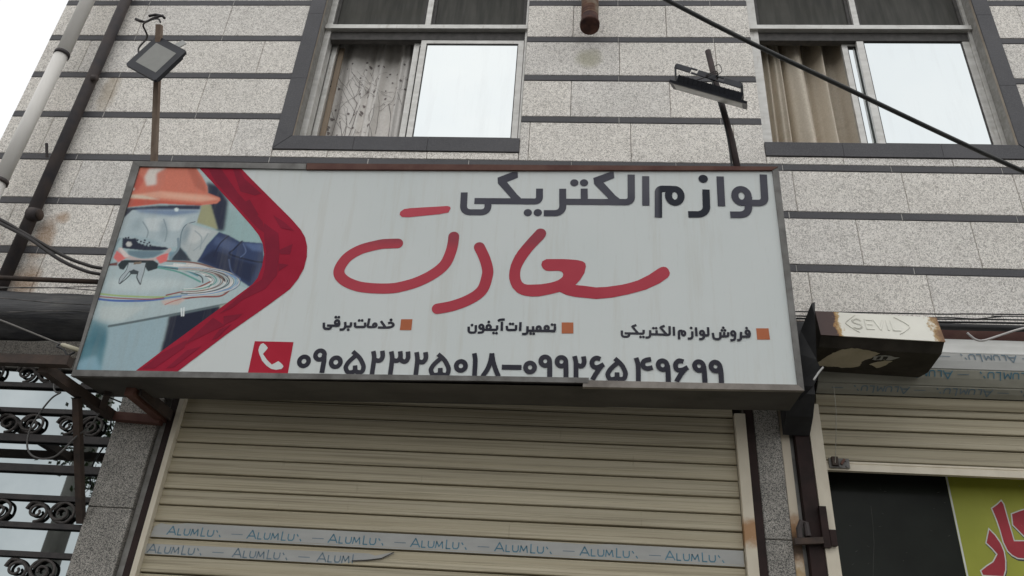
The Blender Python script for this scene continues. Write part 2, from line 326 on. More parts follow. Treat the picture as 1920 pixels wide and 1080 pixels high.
PHONE = [["r",20.5,[1027.6,91.1,20.600000000000136,21.299999999999997]],["r",20.5,[1094.7,121.2,20.09999999999991,20.900000000000006]],["s",21.5,0,[1113.1,123.8,1116.2,95.6,1114.4,39.6]],["r",20.5,[1169.3,89.5,20.5,21.200000000000003]],["q",20,[1238.2,140.1,1269.9,113.3,1289.8,82.8,1293.9,66.1,1289.7,49.3,1274.1,46.0,1261.1,52.9,1256.1,76.5]],["q",20,[1256.4,124.3,1228.9,95.6,1217.0,73.0,1217.6,61.8,1227.1,46.7,1243.4,44.8,1257.1,52.9,1256.1,76.5]],["q",20.5,[1328.5,144.0,1335.5,117.3,1336.0,89.2,1334.5,36.4]],["q",20.5,[1368.2,146.1,1372.6,120.8,1366.6,104.4,1353.6,100.2,1336.8,106.1]],["q",20.5,[1408.1,144.0,1415.0,115.9,1415.5,90.7,1414.4,36.3]],["q",20.5,[1447.0,145.3,1450.9,122.2,1445.5,106.7,1433.4,100.8,1416.0,106.1]],["q",20.5,[1481.5,144.5,1484.6,117.2,1478.6,101.7,1468.2,98.1,1454.9,105.4,1450.1,122.2]],["q",20.5,[1519.8,142.3,1525.7,115.1,1526.6,87.2,1525.0,34.6]],["q",20.5,[1558.6,143.0,1562.6,118.1,1556.1,101.2,1543.9,96.7,1525.9,103.9]],["q",20,[1614.2,134.7,1644.2,108.1,1662.3,77.8,1665.6,61.3,1660.8,44.7,1645.2,41.4,1632.8,48.3,1628.9,71.7]],["q",20,[1631.4,119.0,1603.0,90.6,1590.2,68.2,1590.3,57.1,1598.9,42.1,1614.9,40.2,1628.8,48.2,1628.9,71.7]],["r",20.5,[1717.6,83.0,20.0,20.799999999999997]],["q",20.5,[1771.8,141.6,1777.7,115.0,1778.9,82.1,1778.6,34.6]],["q",20.5,[1848.7,142.9,1844.6,108.6,1832.9,70.6,1813.5,36.6]],["q",20.5,[1848.7,142.9,1854.9,108.8,1867.5,71.3,1882.1,37.9]],["s",22,0,[1894.5,80.6,1979.0,80.9]],["r",20.5,[2015.2,81.6,19.399999999999864,20.39999999999999]],["r",20.5,[2079.3,111.2,18.799999999999727,19.799999999999997]],["s",21.5,0,[2098.1,110.3,2099.3,80.7,2099.8,28.7]],["r",20.5,[2148.7,110.0,18.700000000000273,19.799999999999997]],["s",21.5,0,[2167.2,109.1,2168.6,79.6,2168.9,30.0]],["q",20.5,[2204.2,136.2,2210.2,110.4,2211.1,77.9,2211.1,30.9]],["q",20.5,[2242.6,135.6,2245.7,111.0,2239.8,95.2,2229.2,91.2,2212.6,99.1]],["q",20.5,[2314.9,124.4,2298.9,129.6,2285.2,122.3,2278.7,107.9,2282.7,93.0,2293.9,87.0,2308.1,89.2,2329.3,101.3]],["q",20.5,[2318.7,93.7,2296.1,59.7,2280.8,31.1]],["q",20,[2376.0,128.3,2402.7,102.1,2417.6,72.3,2419.3,56.1,2413.0,39.7,2397.6,36.4,2386.2,43.2,2384.6,66.2]],["q",20,[2391.3,112.9,2361.2,84.9,2346.7,62.8,2345.8,51.9,2352.8,37.2,2368.2,35.3,2382.4,43.2,2384.6,66.2]],["q",20.5,[2465.8,133.2,2473.2,105.3,2473.9,70.6,2472.5,21.5]],["q",20.5,[2529.4,127.6,2510.1,124.0,2497.6,116.2,2493.7,102.7,2499.6,90.4,2513.5,86.2,2534.6,91.1]],["r",20.5,[2577.0,102.3,18.59999999999991,19.89999999999999]],["s",21.5,0,[2596.8,102.7,2598.5,73.0,2597.7,21.6]],["q",20.5,[2665.1,118.9,2647.8,123.5,2634.8,113.8,2630.4,99.6,2635.5,84.8,2649.2,80.9,2662.1,83.6,2682.3,94.4]],["q",20.5,[2671.6,89.2,2649.3,59.2,2631.7,29.6]],["r",20.5,[2729.1,101.4,18.300000000000182,19.5]],["s",21.5,0,[2748.1,101.8,2749.6,71.0,2749.3,22.2]],["r",20.5,[2797.2,100.3,18.300000000000182,19.5]],["s",21.5,0,[2816.2,100.6,2818.3,72.4,2817.6,23.6]]]
T1 = [["q",11.5,[1379.8,276.4,1393.8,278.8,1404.6,269.9,1399.4,260.6,1377.5,255.7,1336.6,255.1]],["q",11.5,[1346.8,286.3,1357.0,273.2,1368.5,258.7]],["d",7,[1391.6,292.3]],["r",11.5,[1321.6,266.0,7.0,8.0]],["q",11.5,[1293.5,298.1,1291.8,276.1,1293.1,258.1,1322.5,258.0]],["s",11.5,9,[1230.7,277.8,1234.2,256.1,1279.0,256.8,1276.5,278.0]],["d",6.5,[1248.4,287.5]],["d",6.5,[1262.1,287.7]],["q",11.5,[1186.2,279.3,1189.6,258.6,1183.1,244.7,1165.9,242.3]],["s",11.5,9,[1213.9,278.1,1214.0,257.4,1189.0,257.0]],["d",6.5,[1204.7,242.4]],["r",11.5,[1150.0,277.1,8.599999999999909,9.600000000000023]],["s",11.5,8,[1160.2,276.2,1160.3,260.2,1107.0,261.0]],["s",11.5,14,[1090.8,274.3,1094.9,245.1,1126.7,245.6,1123.4,260.2]],["d",6.5,[1141.3,301.4]],["d",6.5,[1154.8,301.6]]]
T2 = [["s",11,14,[1739.9,266.0,1741.6,237.7,1773.0,238.2,1771.0,273.7]],["d",6.5,[1754.3,273.4]],["r",11,[1796.0,266.0,8.599999999999909,9.300000000000011]],["s",11,12,[1805.2,264.1,1805.2,239.6,1781.1,237.8]],["r",11,[1828.1,264.5,8.600000000000136,9.800000000000011]],["s",11,0,[1805.3,252.0,1865.7,253.0]],["d",6.5,[1827.6,289.1]],["s",11,8,[1865.3,273.7,1865.7,253.0,1833.5,252.4]],["d",6.3,[1850.9,237.5]],["d",6.3,[1863.8,236.8]],["s",11,0,[1885.5,291.4,1886.6,248.1]],["q",11,[1867.9,293.5,1877.0,300.0,1898.0,301.8]],["s",11,9,[1907.8,272.1,1910.0,252.5,1949.3,253.2,1948.5,276.5]],["d",6.3,[1922.2,281.6]],["d",6.3,[1934.3,281.2]],["s",11,0,[1967.6,290.4,1967.1,248.8]],["s",11,14,[1999.0,271.5,1998.7,235.0,1975.6,234.7]],["s",11,0,[1999.6,250.5,2119.4,250.7]],["s",11,0,[2023.0,271.9,2023.6,250.9]],["d",6.3,[2013.3,237.3]],["d",6.3,[2026.7,236.6]],["r",11,[2047.9,260.8,8.5,10.300000000000011]],["r",11,[2082.5,263.9,8.5,9.699999999999989]],["s",11,8,[2119.1,272.6,2117.8,250.7,2095.5,250.9]],["d",6.3,[2105.6,280.4]],["d",6.3,[2117.9,279.2]]]
T3 = [["s",10.5,14,[2408.4,258.4,2408.8,229.4,2438.8,229.9,2439.5,243.8]],["s",10.5,0,[2420.2,245.4,2478.8,245.4]],["q",10.5,[2471.8,285.1,2453.7,277.4]],["q",10.5,[2452.5,280.5,2465.0,262.6,2478.8,245.4]],["s",10.5,8,[2473.4,245.3,2501.6,244.8,2502.5,262.6]],["d",6,[2488.1,229.5]],["d",6,[2500.6,229.7]],["s",10.5,16,[2530.2,261.7,2529.0,227.5,2508.9,227.2]],["s",10.5,0,[2530.4,242.9,2603.3,241.6]],["s",10.5,0,[2557.8,261.6,2557.2,243.4]],["d",6,[2544.3,271.1]],["d",6,[2556.4,271.3]],["q",10.5,[2593.5,282.7,2574.1,275.4]],["q",10.5,[2572.7,277.0,2584.6,261.6,2598.9,243.5]],["s",10.5,9,[2614.0,281.9,2613.4,241.8,2590.9,241.4]],["s",10.5,0,[2631.7,278.9,2631.5,237.3]],["s",10.5,10,[2652.0,220.7,2653.0,260.8,2668.2,261.0]],["r",10.5,[2672.0,249.5,7.099999999999909,9.199999999999989]],["d",6,[2706.0,274.7]],["s",10.5,14,[2710.0,258.9,2708.5,225.6,2688.7,224.7]],["s",10.5,0,[2726.6,277.7,2727.0,236.6]],["r",10.5,[2751.2,252.4,7.900000000000091,9.099999999999994]],["s",10.5,14,[2759.9,250.5,2756.4,224.4,2737.0,223.5]],["s",10.5,8,[2777.8,279.0,2777.6,241.5,2756.5,241.2]],["s",10.5,16,[2796.8,253.1,2798.7,224.5,2827.7,225.0,2828.7,256.7]],["s",10.5,8,[2828.7,237.9,2860.6,238.4,2862.0,257.3]],["s",10.5,0,[2845.1,257.0,2843.7,238.1]],["d",6,[2836.2,265.1]],["d",6,[2848.9,265.3]],["d",6,[2842.8,277.5]],["r",10.5,[2882.8,251.9,7.899999999999636,9.5]],["s",10.5,14,[2891.5,250.6,2887.4,221.3,2868.0,220.2]],["s",10.5,14,[2916.6,259.2,2912.6,221.3,2896.7,221.1]],["r",10.5,[2944.0,257.0,7.800000000000182,9.099999999999994]],["s",10.5,8,[2952.8,254.6,2950.6,237.9,2914.8,237.7]],["d",6,[2941.2,277.0]]]
BUL = [[1436.8,296.5,1487.3,297.3,1487.2,244.8,1435.7,244.5],[2147.6,292.0,2198.8,292.8,2199.1,240.9,2148.2,240.1],[2981.9,277.7,3034.5,278.5,3036.0,226.5,2982.3,225.6]]
ICON = [791.9,181.2,967.4,179.8,964.8,33.4,787.8,33.2]
HANDSET = [832.1,172.6,846.4,161.9,856.6,150.6,853.7,143.4,839.6,121.7,862.0,95.1,887.6,73.0,900.0,80.3,913.5,89.6,927.2,80.8,938.5,69.7,940.8,64.2,934.3,54.2,910.6,49.6,888.2,53.4,863.9,68.3,840.9,90.5,823.2,121.4,816.0,138.4,817.1,155.6,822.0,167.2]
SCRIPT = [["p",[1377.0,830.1,1378.2,845.6,1395.7,861.2,1422.4,866.3,1600.3,879.1,1614.2,874.9,1617.5,865.6,1608.3,843.9,1565.9,834.4,1421.6,816.8,1389.1,817.9]],["c",51,[1383.1,676.6,1339.0,675.0,1296.9,669.9,1214.3,644.1,1155.5,602.1,1126.6,546.2,1131.5,508.6,1166.1,477.4,1221.3,455.3,1274.4,447.4,1321.6,445.2,1368.3,446.3,1414.2,453.7,1489.8,478.5,1564.0,522.2,1612.3,571.8,1634.1,633.3,1641.3,680.6,1642.6,715.3]],["c",51,[1765.1,660.9,1791.9,604.3,1808.5,550.1,1808.8,514.3,1795.7,456.5,1769.7,421.1,1719.8,388.2,1657.7,363.1,1594.9,349.2]],["p",[2051.9,572.3,2056.2,591.1,2075.2,602.0,2108.7,602.9,2156.5,602.9,2189.9,601.0,2218.5,598.1,2240.0,591.9,2250.9,582.4,2253.3,566.5,2247.1,534.6,2228.3,500.2,2207.2,473.9,2242.4,470.7,2298.6,463.1,2345.3,466.2,2415.5,478.0,2453.1,488.9,2486.0,500.7,2533.5,527.4,2576.7,559.4,2588.7,566.4,2600.5,569.2,2612.1,566.7,2621.1,557.3,2627.3,538.9,2624.3,525.8,2616.9,515.3,2578.5,486.2,2517.1,454.5,2437.7,430.3,2367.9,414.0,2298.2,406.4,2251.8,410.9,2205.2,415.4,2167.7,424.2,2137.1,439.3,2102.1,428.5,2046.1,415.9,2017.9,414.4,1989.7,416.6,1965.9,423.0,1946.7,434.2,1927.0,454.7,1916.7,475.5,1909.6,499.0,1907.8,520.2,1908.9,541.4,1913.1,568.1,1920.8,592.4,1930.5,616.8,1944.1,641.3,1962.5,668.8,1995.2,713.1,2028.2,755.0,2037.8,760.1,2047.6,760.7,2057.4,758.0,2064.8,752.5,2069.9,743.0,2071.1,733.1,2067.9,720.9,2058.5,705.3,2025.6,666.6,2006.9,641.9,1993.1,620.1,1977.1,592.9,1965.8,568.7,1959.8,549.9,1957.5,531.3,1958.1,515.4,1961.0,499.7,1967.6,485.0,1978.4,476.3,1992.7,472.8,2006.9,472.9,2054.1,475.6,2087.0,481.8,2110.5,488.3,2129.3,496.4,2143.3,507.1,2149.4,515.0,2151.6,525.6,2149.6,533.5,2142.9,540.3,2128.6,543.9,2090.6,542.4,2076.3,543.3,2064.3,550.0,2057.0,559.0]]]
CHEV = [341.8,1096.4,558.1,1090.7,629.9,1021.2,746.4,910.5,859.7,802.9,912.6,746.7,940.9,704.9,957.5,656.6,964.4,602.0,959.4,541.2,940.1,487.6,911.4,437.9,890.4,417.8,811.8,345.5,656.7,210.1,468.9,30.4,279.8,30.3,376.3,124.7,525.7,264.6,731.2,458.4,749.7,492.0,760.6,552.4,759.3,613.6,743.5,668.5,716.8,713.6,677.1,759.0,558.6,880.4,437.2,1001.9]
FACETS = [[393.1,1088.8,459.6,1087.4,572.0,946.5,643.6,873.6,722.8,787.7,746.4,724.3,703.7,752.1,578.7,876.9,449.6,1005.7],[519.4,1086.0,553.2,1081.5,589.3,1028.6,689.2,943.3,658.9,932.1,583.6,954.0],[730.3,780.7,809.3,724.8,831.5,628.0,839.3,506.4,805.5,452.9,768.9,452.5,775.3,539.1,765.1,634.2,743.8,703.3],[824.2,634.8,887.0,669.8,883.3,614.8,840.0,614.4],[835.4,566.7,885.8,560.5,842.1,526.4],[602.4,887.9,637.0,910.0,697.4,823.3,665.5,823.1],[721.9,441.8,774.8,488.8,822.6,496.0,796.2,436.2,702.3,382.7,656.3,336.8,607.0,310.4],[627.6,298.0,715.3,312.0,690.1,286.2,636.2,253.7],[580.7,290.9,642.2,253.8,572.0,214.9,466.0,150.9,532.3,233.1],[378.5,115.5,483.1,182.2,479.2,145.0,365.1,45.2,312.0,44.2],[622.0,234.6,670.9,260.5,618.8,190.8,596.2,184.2],[493.8,132.9,555.1,152.5,452.1,52.9,418.1,46.3],[450.1,1035.8,523.0,998.4,604.7,909.9,577.5,917.1,491.8,990.8],[767.5,823.8,824.1,788.4,882.4,739.4,817.2,753.0]]
PRINT = [["f",[140,170,170],20,[442.9,909.1,739.1,766.6,758.4,654.8,502.1,680.3]],["f",[165,180,178],12,[323.5,1104.0,356.8,1104.1,421.8,1013.1,397.1,1005.5]],["f",[40,46,66],9,[402.8,1009.3,465.6,990.7,531.8,902.2,540.4,808.0,544.8,736.8,509.8,736.5,457.7,836.3,415.9,945.9]],["f",[152,152,112],5,[403.6,879.6,448.1,883.5,511.6,743.6,398.2,781.9]],["f",[203,108,82],3,[7.2,1111.3,324.3,1100.2,377.7,1035.6,411.5,983.1,422.4,945.9,486.1,920.3,492.3,905.6,479.7,887.3,397.8,875.9,200.4,885.8,26.2,861.4,20.9,921.9,28.8,996.8]],["f",[190,82,62],8,[12.9,1088.1,83.1,1019.6,64.5,959.3,38.1,959.2]],["f",[205,195,185],8,[93.3,1088.3,182.2,1094.6,137.3,1057.8,152.3,993.4,104.5,985.7,80.8,1034.8]],["f",[216,150,122],6,[28.1,933.1,184.1,956.1,418.2,934.8,488.0,910.8,393.7,895.6,159.9,918.8,32.7,914.5]],["f",[205,185,160],6,[27.5,935.3,97.8,931.1,195.3,907.9,156.0,907.7,31.8,918.2]],["f",[190,78,58],5,[28.2,866.6,27.0,910.8,156.9,904.0,409.3,883.3,397.8,875.9,200.4,885.8]],["f",[215,200,190],3,[28.7,970.4,36.8,978.0,48.6,970.5,45.1,957.8,34.8,959.2]],["f",[45,50,70],5,[26.8,859.2,202.9,874.8,401.1,875.9,400.7,846.8,66.9,842.7,41.9,812.0,23.7,793.8]],["f",[162,178,182],3,[65.5,848.5,402.4,854.1,401.4,782.0,362.1,771.0,340.9,721.1,343.6,651.0,281.8,643.5,215.9,653.4,51.7,696.1,30.7,690.3,24.7,790.2]],["f",[110,132,160],9,[77.7,852.2,402.9,851.9,396.5,835.9,268.1,817.0,108.2,834.2]],["f",[185,195,196],8,[128.2,805.3,347.9,806.7,325.0,735.1,171.2,733.9]],["f",[140,165,172],9,[46.0,718.8,213.5,663.8,280.2,650.5,181.3,691.6]],["l",[90,105,115],5.1,2.6,[391.1,785.5,350.0,767.3,337.7,721.1,346.7,651.1]],["f",[200,215,215],3,[272.1,857.0,282.5,862.8,295.8,855.6,294.8,842.5,280.6,842.5]],["f",[165,174,174],3,[357.3,778.1,520.1,733.1,489.8,694.2,469.9,652.2,457.9,603.7,451.8,572.9,416.0,579.4,349.9,651.1,342.5,728.2]],["f",[185,190,188],8,[376.4,763.9,478.8,732.8,416.5,665.6,375.5,679.2]],["f",[46,62,98],3,[520.5,731.0,571.7,712.4,628.1,681.4,742.9,672.0,768.7,559.3,755.8,492.1,735.3,435.6,658.9,484.3,529.8,543.2,445.6,572.8,457.9,603.7,474.8,659.2]],["f",[75,98,140],7,[648.5,673.2,743.8,667.1,750.7,627.2,699.6,633.6]],["f",[66,84,122],8,[509.1,708.4,630.7,667.5,601.0,625.8,504.9,666.4]],["f",[34,44,72],8,[459.1,583.2,510.5,638.7,646.1,585.1,737.8,558.9,717.7,465.1,562.1,536.8]],["l",[30,38,62],8.5,3.9000000000000004,[640.7,681.5,610.9,639.6,597.3,612.0,709.5,579.0,760.2,572.7]],["l",[32,40,66],6.8,3.9000000000000004,[569.2,708.9,536.4,666.7,518.8,597.5]],["f",[38,44,62],3,[55.5,694.1,98.1,690.9,116.4,694.6,215.9,653.4,281.0,647.0,296.1,636.7,253.6,628.0,170.9,628.6,65.9,640.1]],["f",[150,170,175],3,[123.7,691.1,215.1,656.8,191.3,649.6,135.3,670.1]],["f",[38,44,62],1.5,[126.7,686.9,135.6,687.0,137.7,678.6,128.7,678.5]],["f",[38,44,62],1.5,[144.4,680.0,153.3,680.1,155.3,671.7,146.4,671.6]],["f",[38,44,62],1.5,[161.7,674.6,170.6,674.6,172.6,666.2,163.7,666.2]],["f",[38,44,62],1.5,[179.3,667.7,188.3,667.8,190.2,659.4,181.3,659.3]],["f",[38,44,62],1.5,[141.0,667.4,150.0,667.4,152.0,659.1,143.1,659.0]],["f",[38,44,62],1.5,[158.4,661.9,167.3,662.0,169.3,653.6,160.4,653.6]],["f",[38,44,62],1.5,[178.8,656.5,187.7,656.6,189.7,648.2,180.8,648.2]],["f",[38,44,62],1.5,[126.9,672.9,135.8,672.9,137.9,664.5,129.0,664.5]],["f",[38,44,62],1.5,[196.0,659.5,204.9,659.5,206.9,651.2,198.0,651.1]],["f",[38,44,62],1.5,[161.8,687.2,170.8,687.3,172.8,678.9,163.9,678.8]],["f",[38,44,62],1.5,[186.9,676.2,195.8,676.3,197.8,667.9,188.9,667.8]],["f",[38,44,62],1.5,[66.0,698.4,75.0,698.5,77.1,690.0,68.1,689.9]],["f",[38,44,62],1.5,[78.3,700.6,87.3,700.7,89.4,692.2,80.4,692.1]],["f",[185,185,180],3,[79.5,662.6,85.9,675.3,101.0,674.0,111.0,659.4,103.7,647.5,87.7,650.1]],["f",[105,140,155],6,[299.2,622.9,381.2,623.7,397.9,575.7,310.1,574.8]],["f",[50,60,72],4,[346.7,651.1,419.8,576.0,397.9,575.7,321.9,578.4,327.5,609.3]],["f",[162,180,182],2,[20.6,544.2,263.0,560.5,464.1,559.2,665.1,451.0,710.3,438.4,645.6,361.2,587.9,345.5,373.4,295.4,123.5,244.3,58.8,257.3,13.9,275.9,5.0,412.8]],["f",[178,192,192],15,[43.6,480.1,355.6,483.8,455.7,451.7,247.1,415.9,59.3,420.1]],["f",[176,188,186],10,[36.6,340.9,264.2,344.1,160.9,265.3,55.4,270.1]],["f",[78,125,138],18,[16.6,277.2,105.7,242.1,122.9,176.1,136.2,22.7,2.5,20.1]],["f",[58,110,125],22,[42.9,225.2,108.7,207.3,114.6,138.6,28.6,143.3]],["f",[140,166,174],10,[105.7,242.1,373.4,295.4,376.0,230.6,371.8,118.5,281.0,25.5,124.3,22.5,120.4,151.1]],["f",[120,160,175],12,[5.2,74.9,82.4,100.9,131.6,28.7,7.6,23.2]],["f",[28,34,54],6,[373.4,295.4,587.2,348.7,662.3,369.2,635.9,317.3,483.1,182.2,372.5,115.4,375.9,218.0]],["l",[88,104,108],11.9,3.9000000000000004,[105.7,242.1,175.5,256.0,372.6,299.3,633.8,359.1]],["f",[160,165,150],6,[598.7,352.1,644.7,365.7,603.2,329.6]],["l",[205,205,200],10.2,1.9500000000000002,[267.0,543.5,372.6,548.0,472.5,518.7,537.8,472.6,528.8,426.2,465.5,405.6]],["l",[205,205,200],10.2,1.9500000000000002,[339.1,557.9,467.6,542.3,555.8,506.2,600.7,466.7]],["l",[195,190,185],10.2,1.9500000000000002,[400.9,561.9,518.1,539.4,600.3,500.0,629.6,460.5,614.5,427.3]],["l",[128,95,85],8.5,1.9500000000000002,[297.6,574.5,431.1,567.0,530.5,539.6,606.5,500.1]],["l",[50,60,65],5.1,1.9500000000000002,[266.6,544.8,383.3,527.8,476.7,498.6,496.0,465.5]],["l",[85,150,140],8.5,1.9500000000000002,[261.5,540.0,359.9,520.8,434.8,491.4,483.0,468.6]],["l",[85,140,150],6.8,1.9500000000000002,[266.2,546.9,375.6,534.5,464.4,498.5]],["l",[40,48,55],15.299999999999999,3.25,[548.3,512.8,590.6,486.6,605.5,473.4]],["l",[60,75,75],5.1,1.9500000000000002,[501.5,498.9,538.9,482.6,527.4,432.7]],["l",[150,175,110],8.5,1.9500000000000002,[10.7,402.9,128.6,392.6,315.2,389.2,465.8,404.3,513.8,439.2]],["l",[90,133,182],9.35,1.9500000000000002,[595.9,506.7,657.7,490.7,665.1,467.5,646.2,437.6,584.2,425.6,471.6,405.7,317.2,380.7]],["l",[140,78,68],7.6499999999999995,1.9500000000000002,[529.2,469.2,465.3,435.3,337.7,398.7]],["l",[140,70,62],8.5,1.9500000000000002,[627.3,424.2,589.7,397.5,498.8,393.0,421.4,382.1]],["l",[58,95,165],10.2,2.6,[11.5,376.6,103.9,368.0,233.4,369.8,329.4,380.9]],["l",[150,80,80],5.95,1.9500000000000002,[17.9,387.8,131.8,380.2,256.1,377.9,328.4,385.5]],["f",[190,170,160],5,[319.4,370.9,408.4,385.2,434.3,379.0,403.4,352.6,336.2,351.6]],["l",[180,110,100],5.1,2.6,[342.3,351.7,375.3,368.5,415.3,382.0]],["l",[205,212,210],6.8,1.9500000000000002,[422.9,333.4,432.5,298.2]],["l",[205,212,210],6.8,1.9500000000000002,[434.4,336.8,440.9,298.4]],["l",[205,205,200],5.2,2.2,[366.0,525.1,405.2,525.6,443.8,522.7,478.9,516.4,508.0,507.5,529.0,496.3,540.4,483.9,541.5,471.1,532.2,458.7,513.3,447.8,486.0,438.9,452.4,432.9,414.8,430.1]],["l",[60,72,76],2.0,1.5,[449.6,518.7,484.7,512.5,513.8,503.5,534.7,492.4,546.2,480.0,547.2,467.1,538.0,454.8,519.0,443.9]],["l",[85,150,140],5.2,2.2,[366.1,527.6,409.8,528.1,452.6,524.7,491.4,517.8,523.1,507.7,545.4,495.4,556.7,481.6,556.2,467.6,544.0,454.3,521.1,442.6,489.1,433.6,450.4,427.7,407.9,425.5]],["l",[190,190,186],5.2,2.2,[366.2,530.1,414.5,530.6,461.8,526.8,504.2,519.0,538.5,507.8,562.0,494.2,572.9,479.1,570.5,463.9,555.0,449.6,527.6,437.4,490.5,428.1,446.6,422.6,399.2,421.2]],["l",[60,72,76],2.0,1.5,[467.6,522.8,510.0,515.0,544.2,503.9,567.7,490.2,578.6,475.2,576.2,460.0,560.7,445.7,533.3,433.5]],["l",[128,95,85],5.2,2.2,[366.3,532.5,416.2,533.2,465.1,529.6,509.5,522.0,546.2,511.1,572.6,497.6,586.9,482.5,588.0,466.9,576.1,451.9,551.9,438.5,517.3,427.8,474.7,420.5,427.1,417.0]],["l",[200,200,196],5.2,2.2,[366.5,535.0,421.0,535.6,474.3,531.6,522.5,523.2,561.8,511.1,589.4,496.3,603.3,479.8,602.5,463.0,587.1,447.0,558.4,433.0,518.5,422.1,470.4,415.1,417.5,412.4]],["l",[60,72,76],2.0,1.5,[480.1,527.6,528.3,519.2,567.6,507.2,595.1,492.4,609.0,475.9,608.1,459.1,592.8,443.1,564.1,429.1]],["l",[70,80,84],5.2,2.2,[366.6,537.5,425.9,538.1,483.9,533.6,535.8,524.3,577.7,511.0,606.4,494.8,619.5,477.0,616.4,458.9,597.2,441.9,563.5,427.4,518.0,416.4,464.2,409.8,406.1,408.1]],["l",[205,200,195],5.2,2.2,[366.7,539.9,427.1,540.7,486.3,536.5,540.0,527.6,584.4,514.7,616.2,498.8,633.2,481.0,634.4,462.7,619.8,445.0,590.5,429.4,548.5,416.7,496.9,408.1,439.3,403.9]],["l",[60,72,76],2.0,1.5,[492.1,532.5,545.8,523.6,590.1,510.7,621.9,494.8,638.9,477.1,640.1,458.8,625.5,441.1,596.1,425.5]],["l",[110,150,185],5.2,2.2,[366.8,542.4,432.2,543.2,496.0,538.5,553.6,528.7,600.6,514.6,633.4,497.2,649.8,478.0,648.6,458.4,630.0,439.7,595.6,423.4,547.8,410.7,490.3,402.5,427.1,399.3]],["l",[190,186,180],5.2,2.2,[367.0,544.9,437.3,545.7,506.0,540.4,567.5,529.7,617.0,514.3,650.7,495.5,666.1,474.8,662.1,453.8,639.3,434.2,599.3,417.4,545.4,404.7,481.7,397.0,413.0,395.0]],["l",[60,72,76],2.0,1.5,[511.8,536.4,573.3,525.7,622.7,510.3,656.4,491.6,671.7,470.9,667.8,450.0,644.9,430.3,605.0,413.5]],["f",[98,124,136],5,[94.6,627.9,171.2,627.2,260.0,628.0,280.2,622.7,230.6,591.2,168.6,585.7,107.0,603.7]],["f",[120,140,150],18,[340.9,721.1,357.2,763.8,379.5,749.7,365.9,665.2,351.5,658.1]],["f",[142,160,166],20,[81.6,783.3,126.5,812.5,129.2,747.9,91.1,719.1]],["f",[136,154,161],18,[219.1,777.1,244.7,806.0,277.0,720.6,248.4,678.1]],["l",[120,138,146],5.1,3.9000000000000004,[133.4,783.7,171.2,733.9,173.2,698.6]],["l",[120,138,146],5.1,3.9000000000000004,[233.4,798.8,264.2,734.7,267.5,678.3]],["l",[140,154,158],5.1,3.9000000000000004,[401.6,735.7,440.8,700.8,447.6,638.1]],["l",[140,154,158],5.1,3.9000000000000004,[468.2,722.1,448.1,665.9,417.5,630.9]],["l",[80,100,140],5.1,3.9000000000000004,[649.6,667.7,669.7,626.4,649.8,598.8]],["l",[66,84,120],6.8,3.9000000000000004,[596.4,584.6,620.5,524.0,663.8,491.0]],["f",[224,160,132],5,[186.7,944.9,320.8,932.1,441.4,916.4,391.0,908.8,230.3,926.5]],["f",[180,92,70],8,[286.9,1088.6,326.8,1088.7,400.1,990.5,412.6,945.8,349.2,982.8]],["l",[182,165,162],18.7,2.6,[57.8,634.5,95.2,600.2,164.4,576.8,233.0,580.9,277.9,605.4,300.0,633.3]],["f",[214,98,94],3,[43.6,627.4,37.5,589.2,66.2,564.1,104.1,589.9,74.4,606.9]],["f",[214,98,94],3,[243.2,591.3,269.6,559.4,299.1,573.4,299.5,616.0,265.2,605.3]],["f",[205,190,185],3,[46.4,641.3,65.6,641.5,115.0,596.9,91.4,589.8]],["l",[120,140,150],11.9,3.9000000000000004,[328.0,692.8,340.3,637.1,313.3,588.6]],["l",[130,150,158],10.2,3.9000000000000004,[43.5,690.4,30.1,655.2,35.8,620.4]],["f",[44,54,58],2,[68.1,551.8,82.2,575.9,126.5,576.4,233.8,577.5,261.7,560.7,261.8,533.5,222.4,519.5,192.3,553.1,115.8,555.7,102.7,524.9,82.1,531.5]],["f",[160,172,176],1.5,[118.5,562.6,200.5,563.4,203.6,519.3,202.3,485.5,202.9,452.1,190.9,455.3,173.8,491.9,178.5,519.0,131.4,518.4,122.5,491.3,100.5,454.2,90.6,480.8,114.9,521.6]],["f",[60,70,74],1.5,[131.4,518.4,150.9,528.8,178.5,519.0,175.8,504.1,144.5,503.7]],["l",[50,58,62],5.1,1.9500000000000002,[103.7,454.2,130.4,484.7,142.6,506.4]],["l",[50,58,62],5.1,1.9500000000000002,[201.0,452.1,177.3,485.2,175.2,506.8]],["l",[44,50,55],2.72,1.3,[118.1,559.1,114.9,521.6,96.0,484.3,100.5,454.2,121.6,494.7,134.2,519.8]],["l",[44,50,55],2.72,1.3,[201.3,560.0,203.6,519.3,202.3,485.5,202.9,452.1]],["f",[120,105,90],1.5,[141.7,566.2,178.7,570.1,180.2,558.4,144.7,554.0]],["f",[110,60,58],3,[14.7,554.6,62.7,565.4,67.0,548.4,16.5,547.8]]]


# ================================================================== SETTING
def structure(mb, name, mat):
    o = mb.build(name, mat); o['kind'] = 'structure'; return o
t = NT('asphalt', .9); t.color(t.ramp(t.noise(60, 6), [(.3, (.035, .035, .035)), (.7, (.075, .073, .07))])); t.bump(t.noise(150, 4), .004); M['asphalt'] = t.m
t = NT('pavement', .85); br = t.n('ShaderNodeTexBrick'); br.inputs['Scale'].default_value = 2.5; br.inputs['Color1'].default_value = (.2, .19, .18, 1); br.inputs['Color2'].default_value = (.25, .24, .22, 1); br.inputs['Mortar'].default_value = (.1, .1, .09, 1); t.l(t.pos(), br.inputs['Vector'])
t.color(br.outputs[0]); M['pave'] = t.m
structure(MB().add([(-150, -150, 0), (150, -150, 0), (150, 150, 0), (-150, 150, 0)], [(0, 1, 2, 3)]), 'street', M['asphalt'])
structure(MB().box(-60, 60, .9, 3.56, .004, .13), 'pavement', M['pave'])
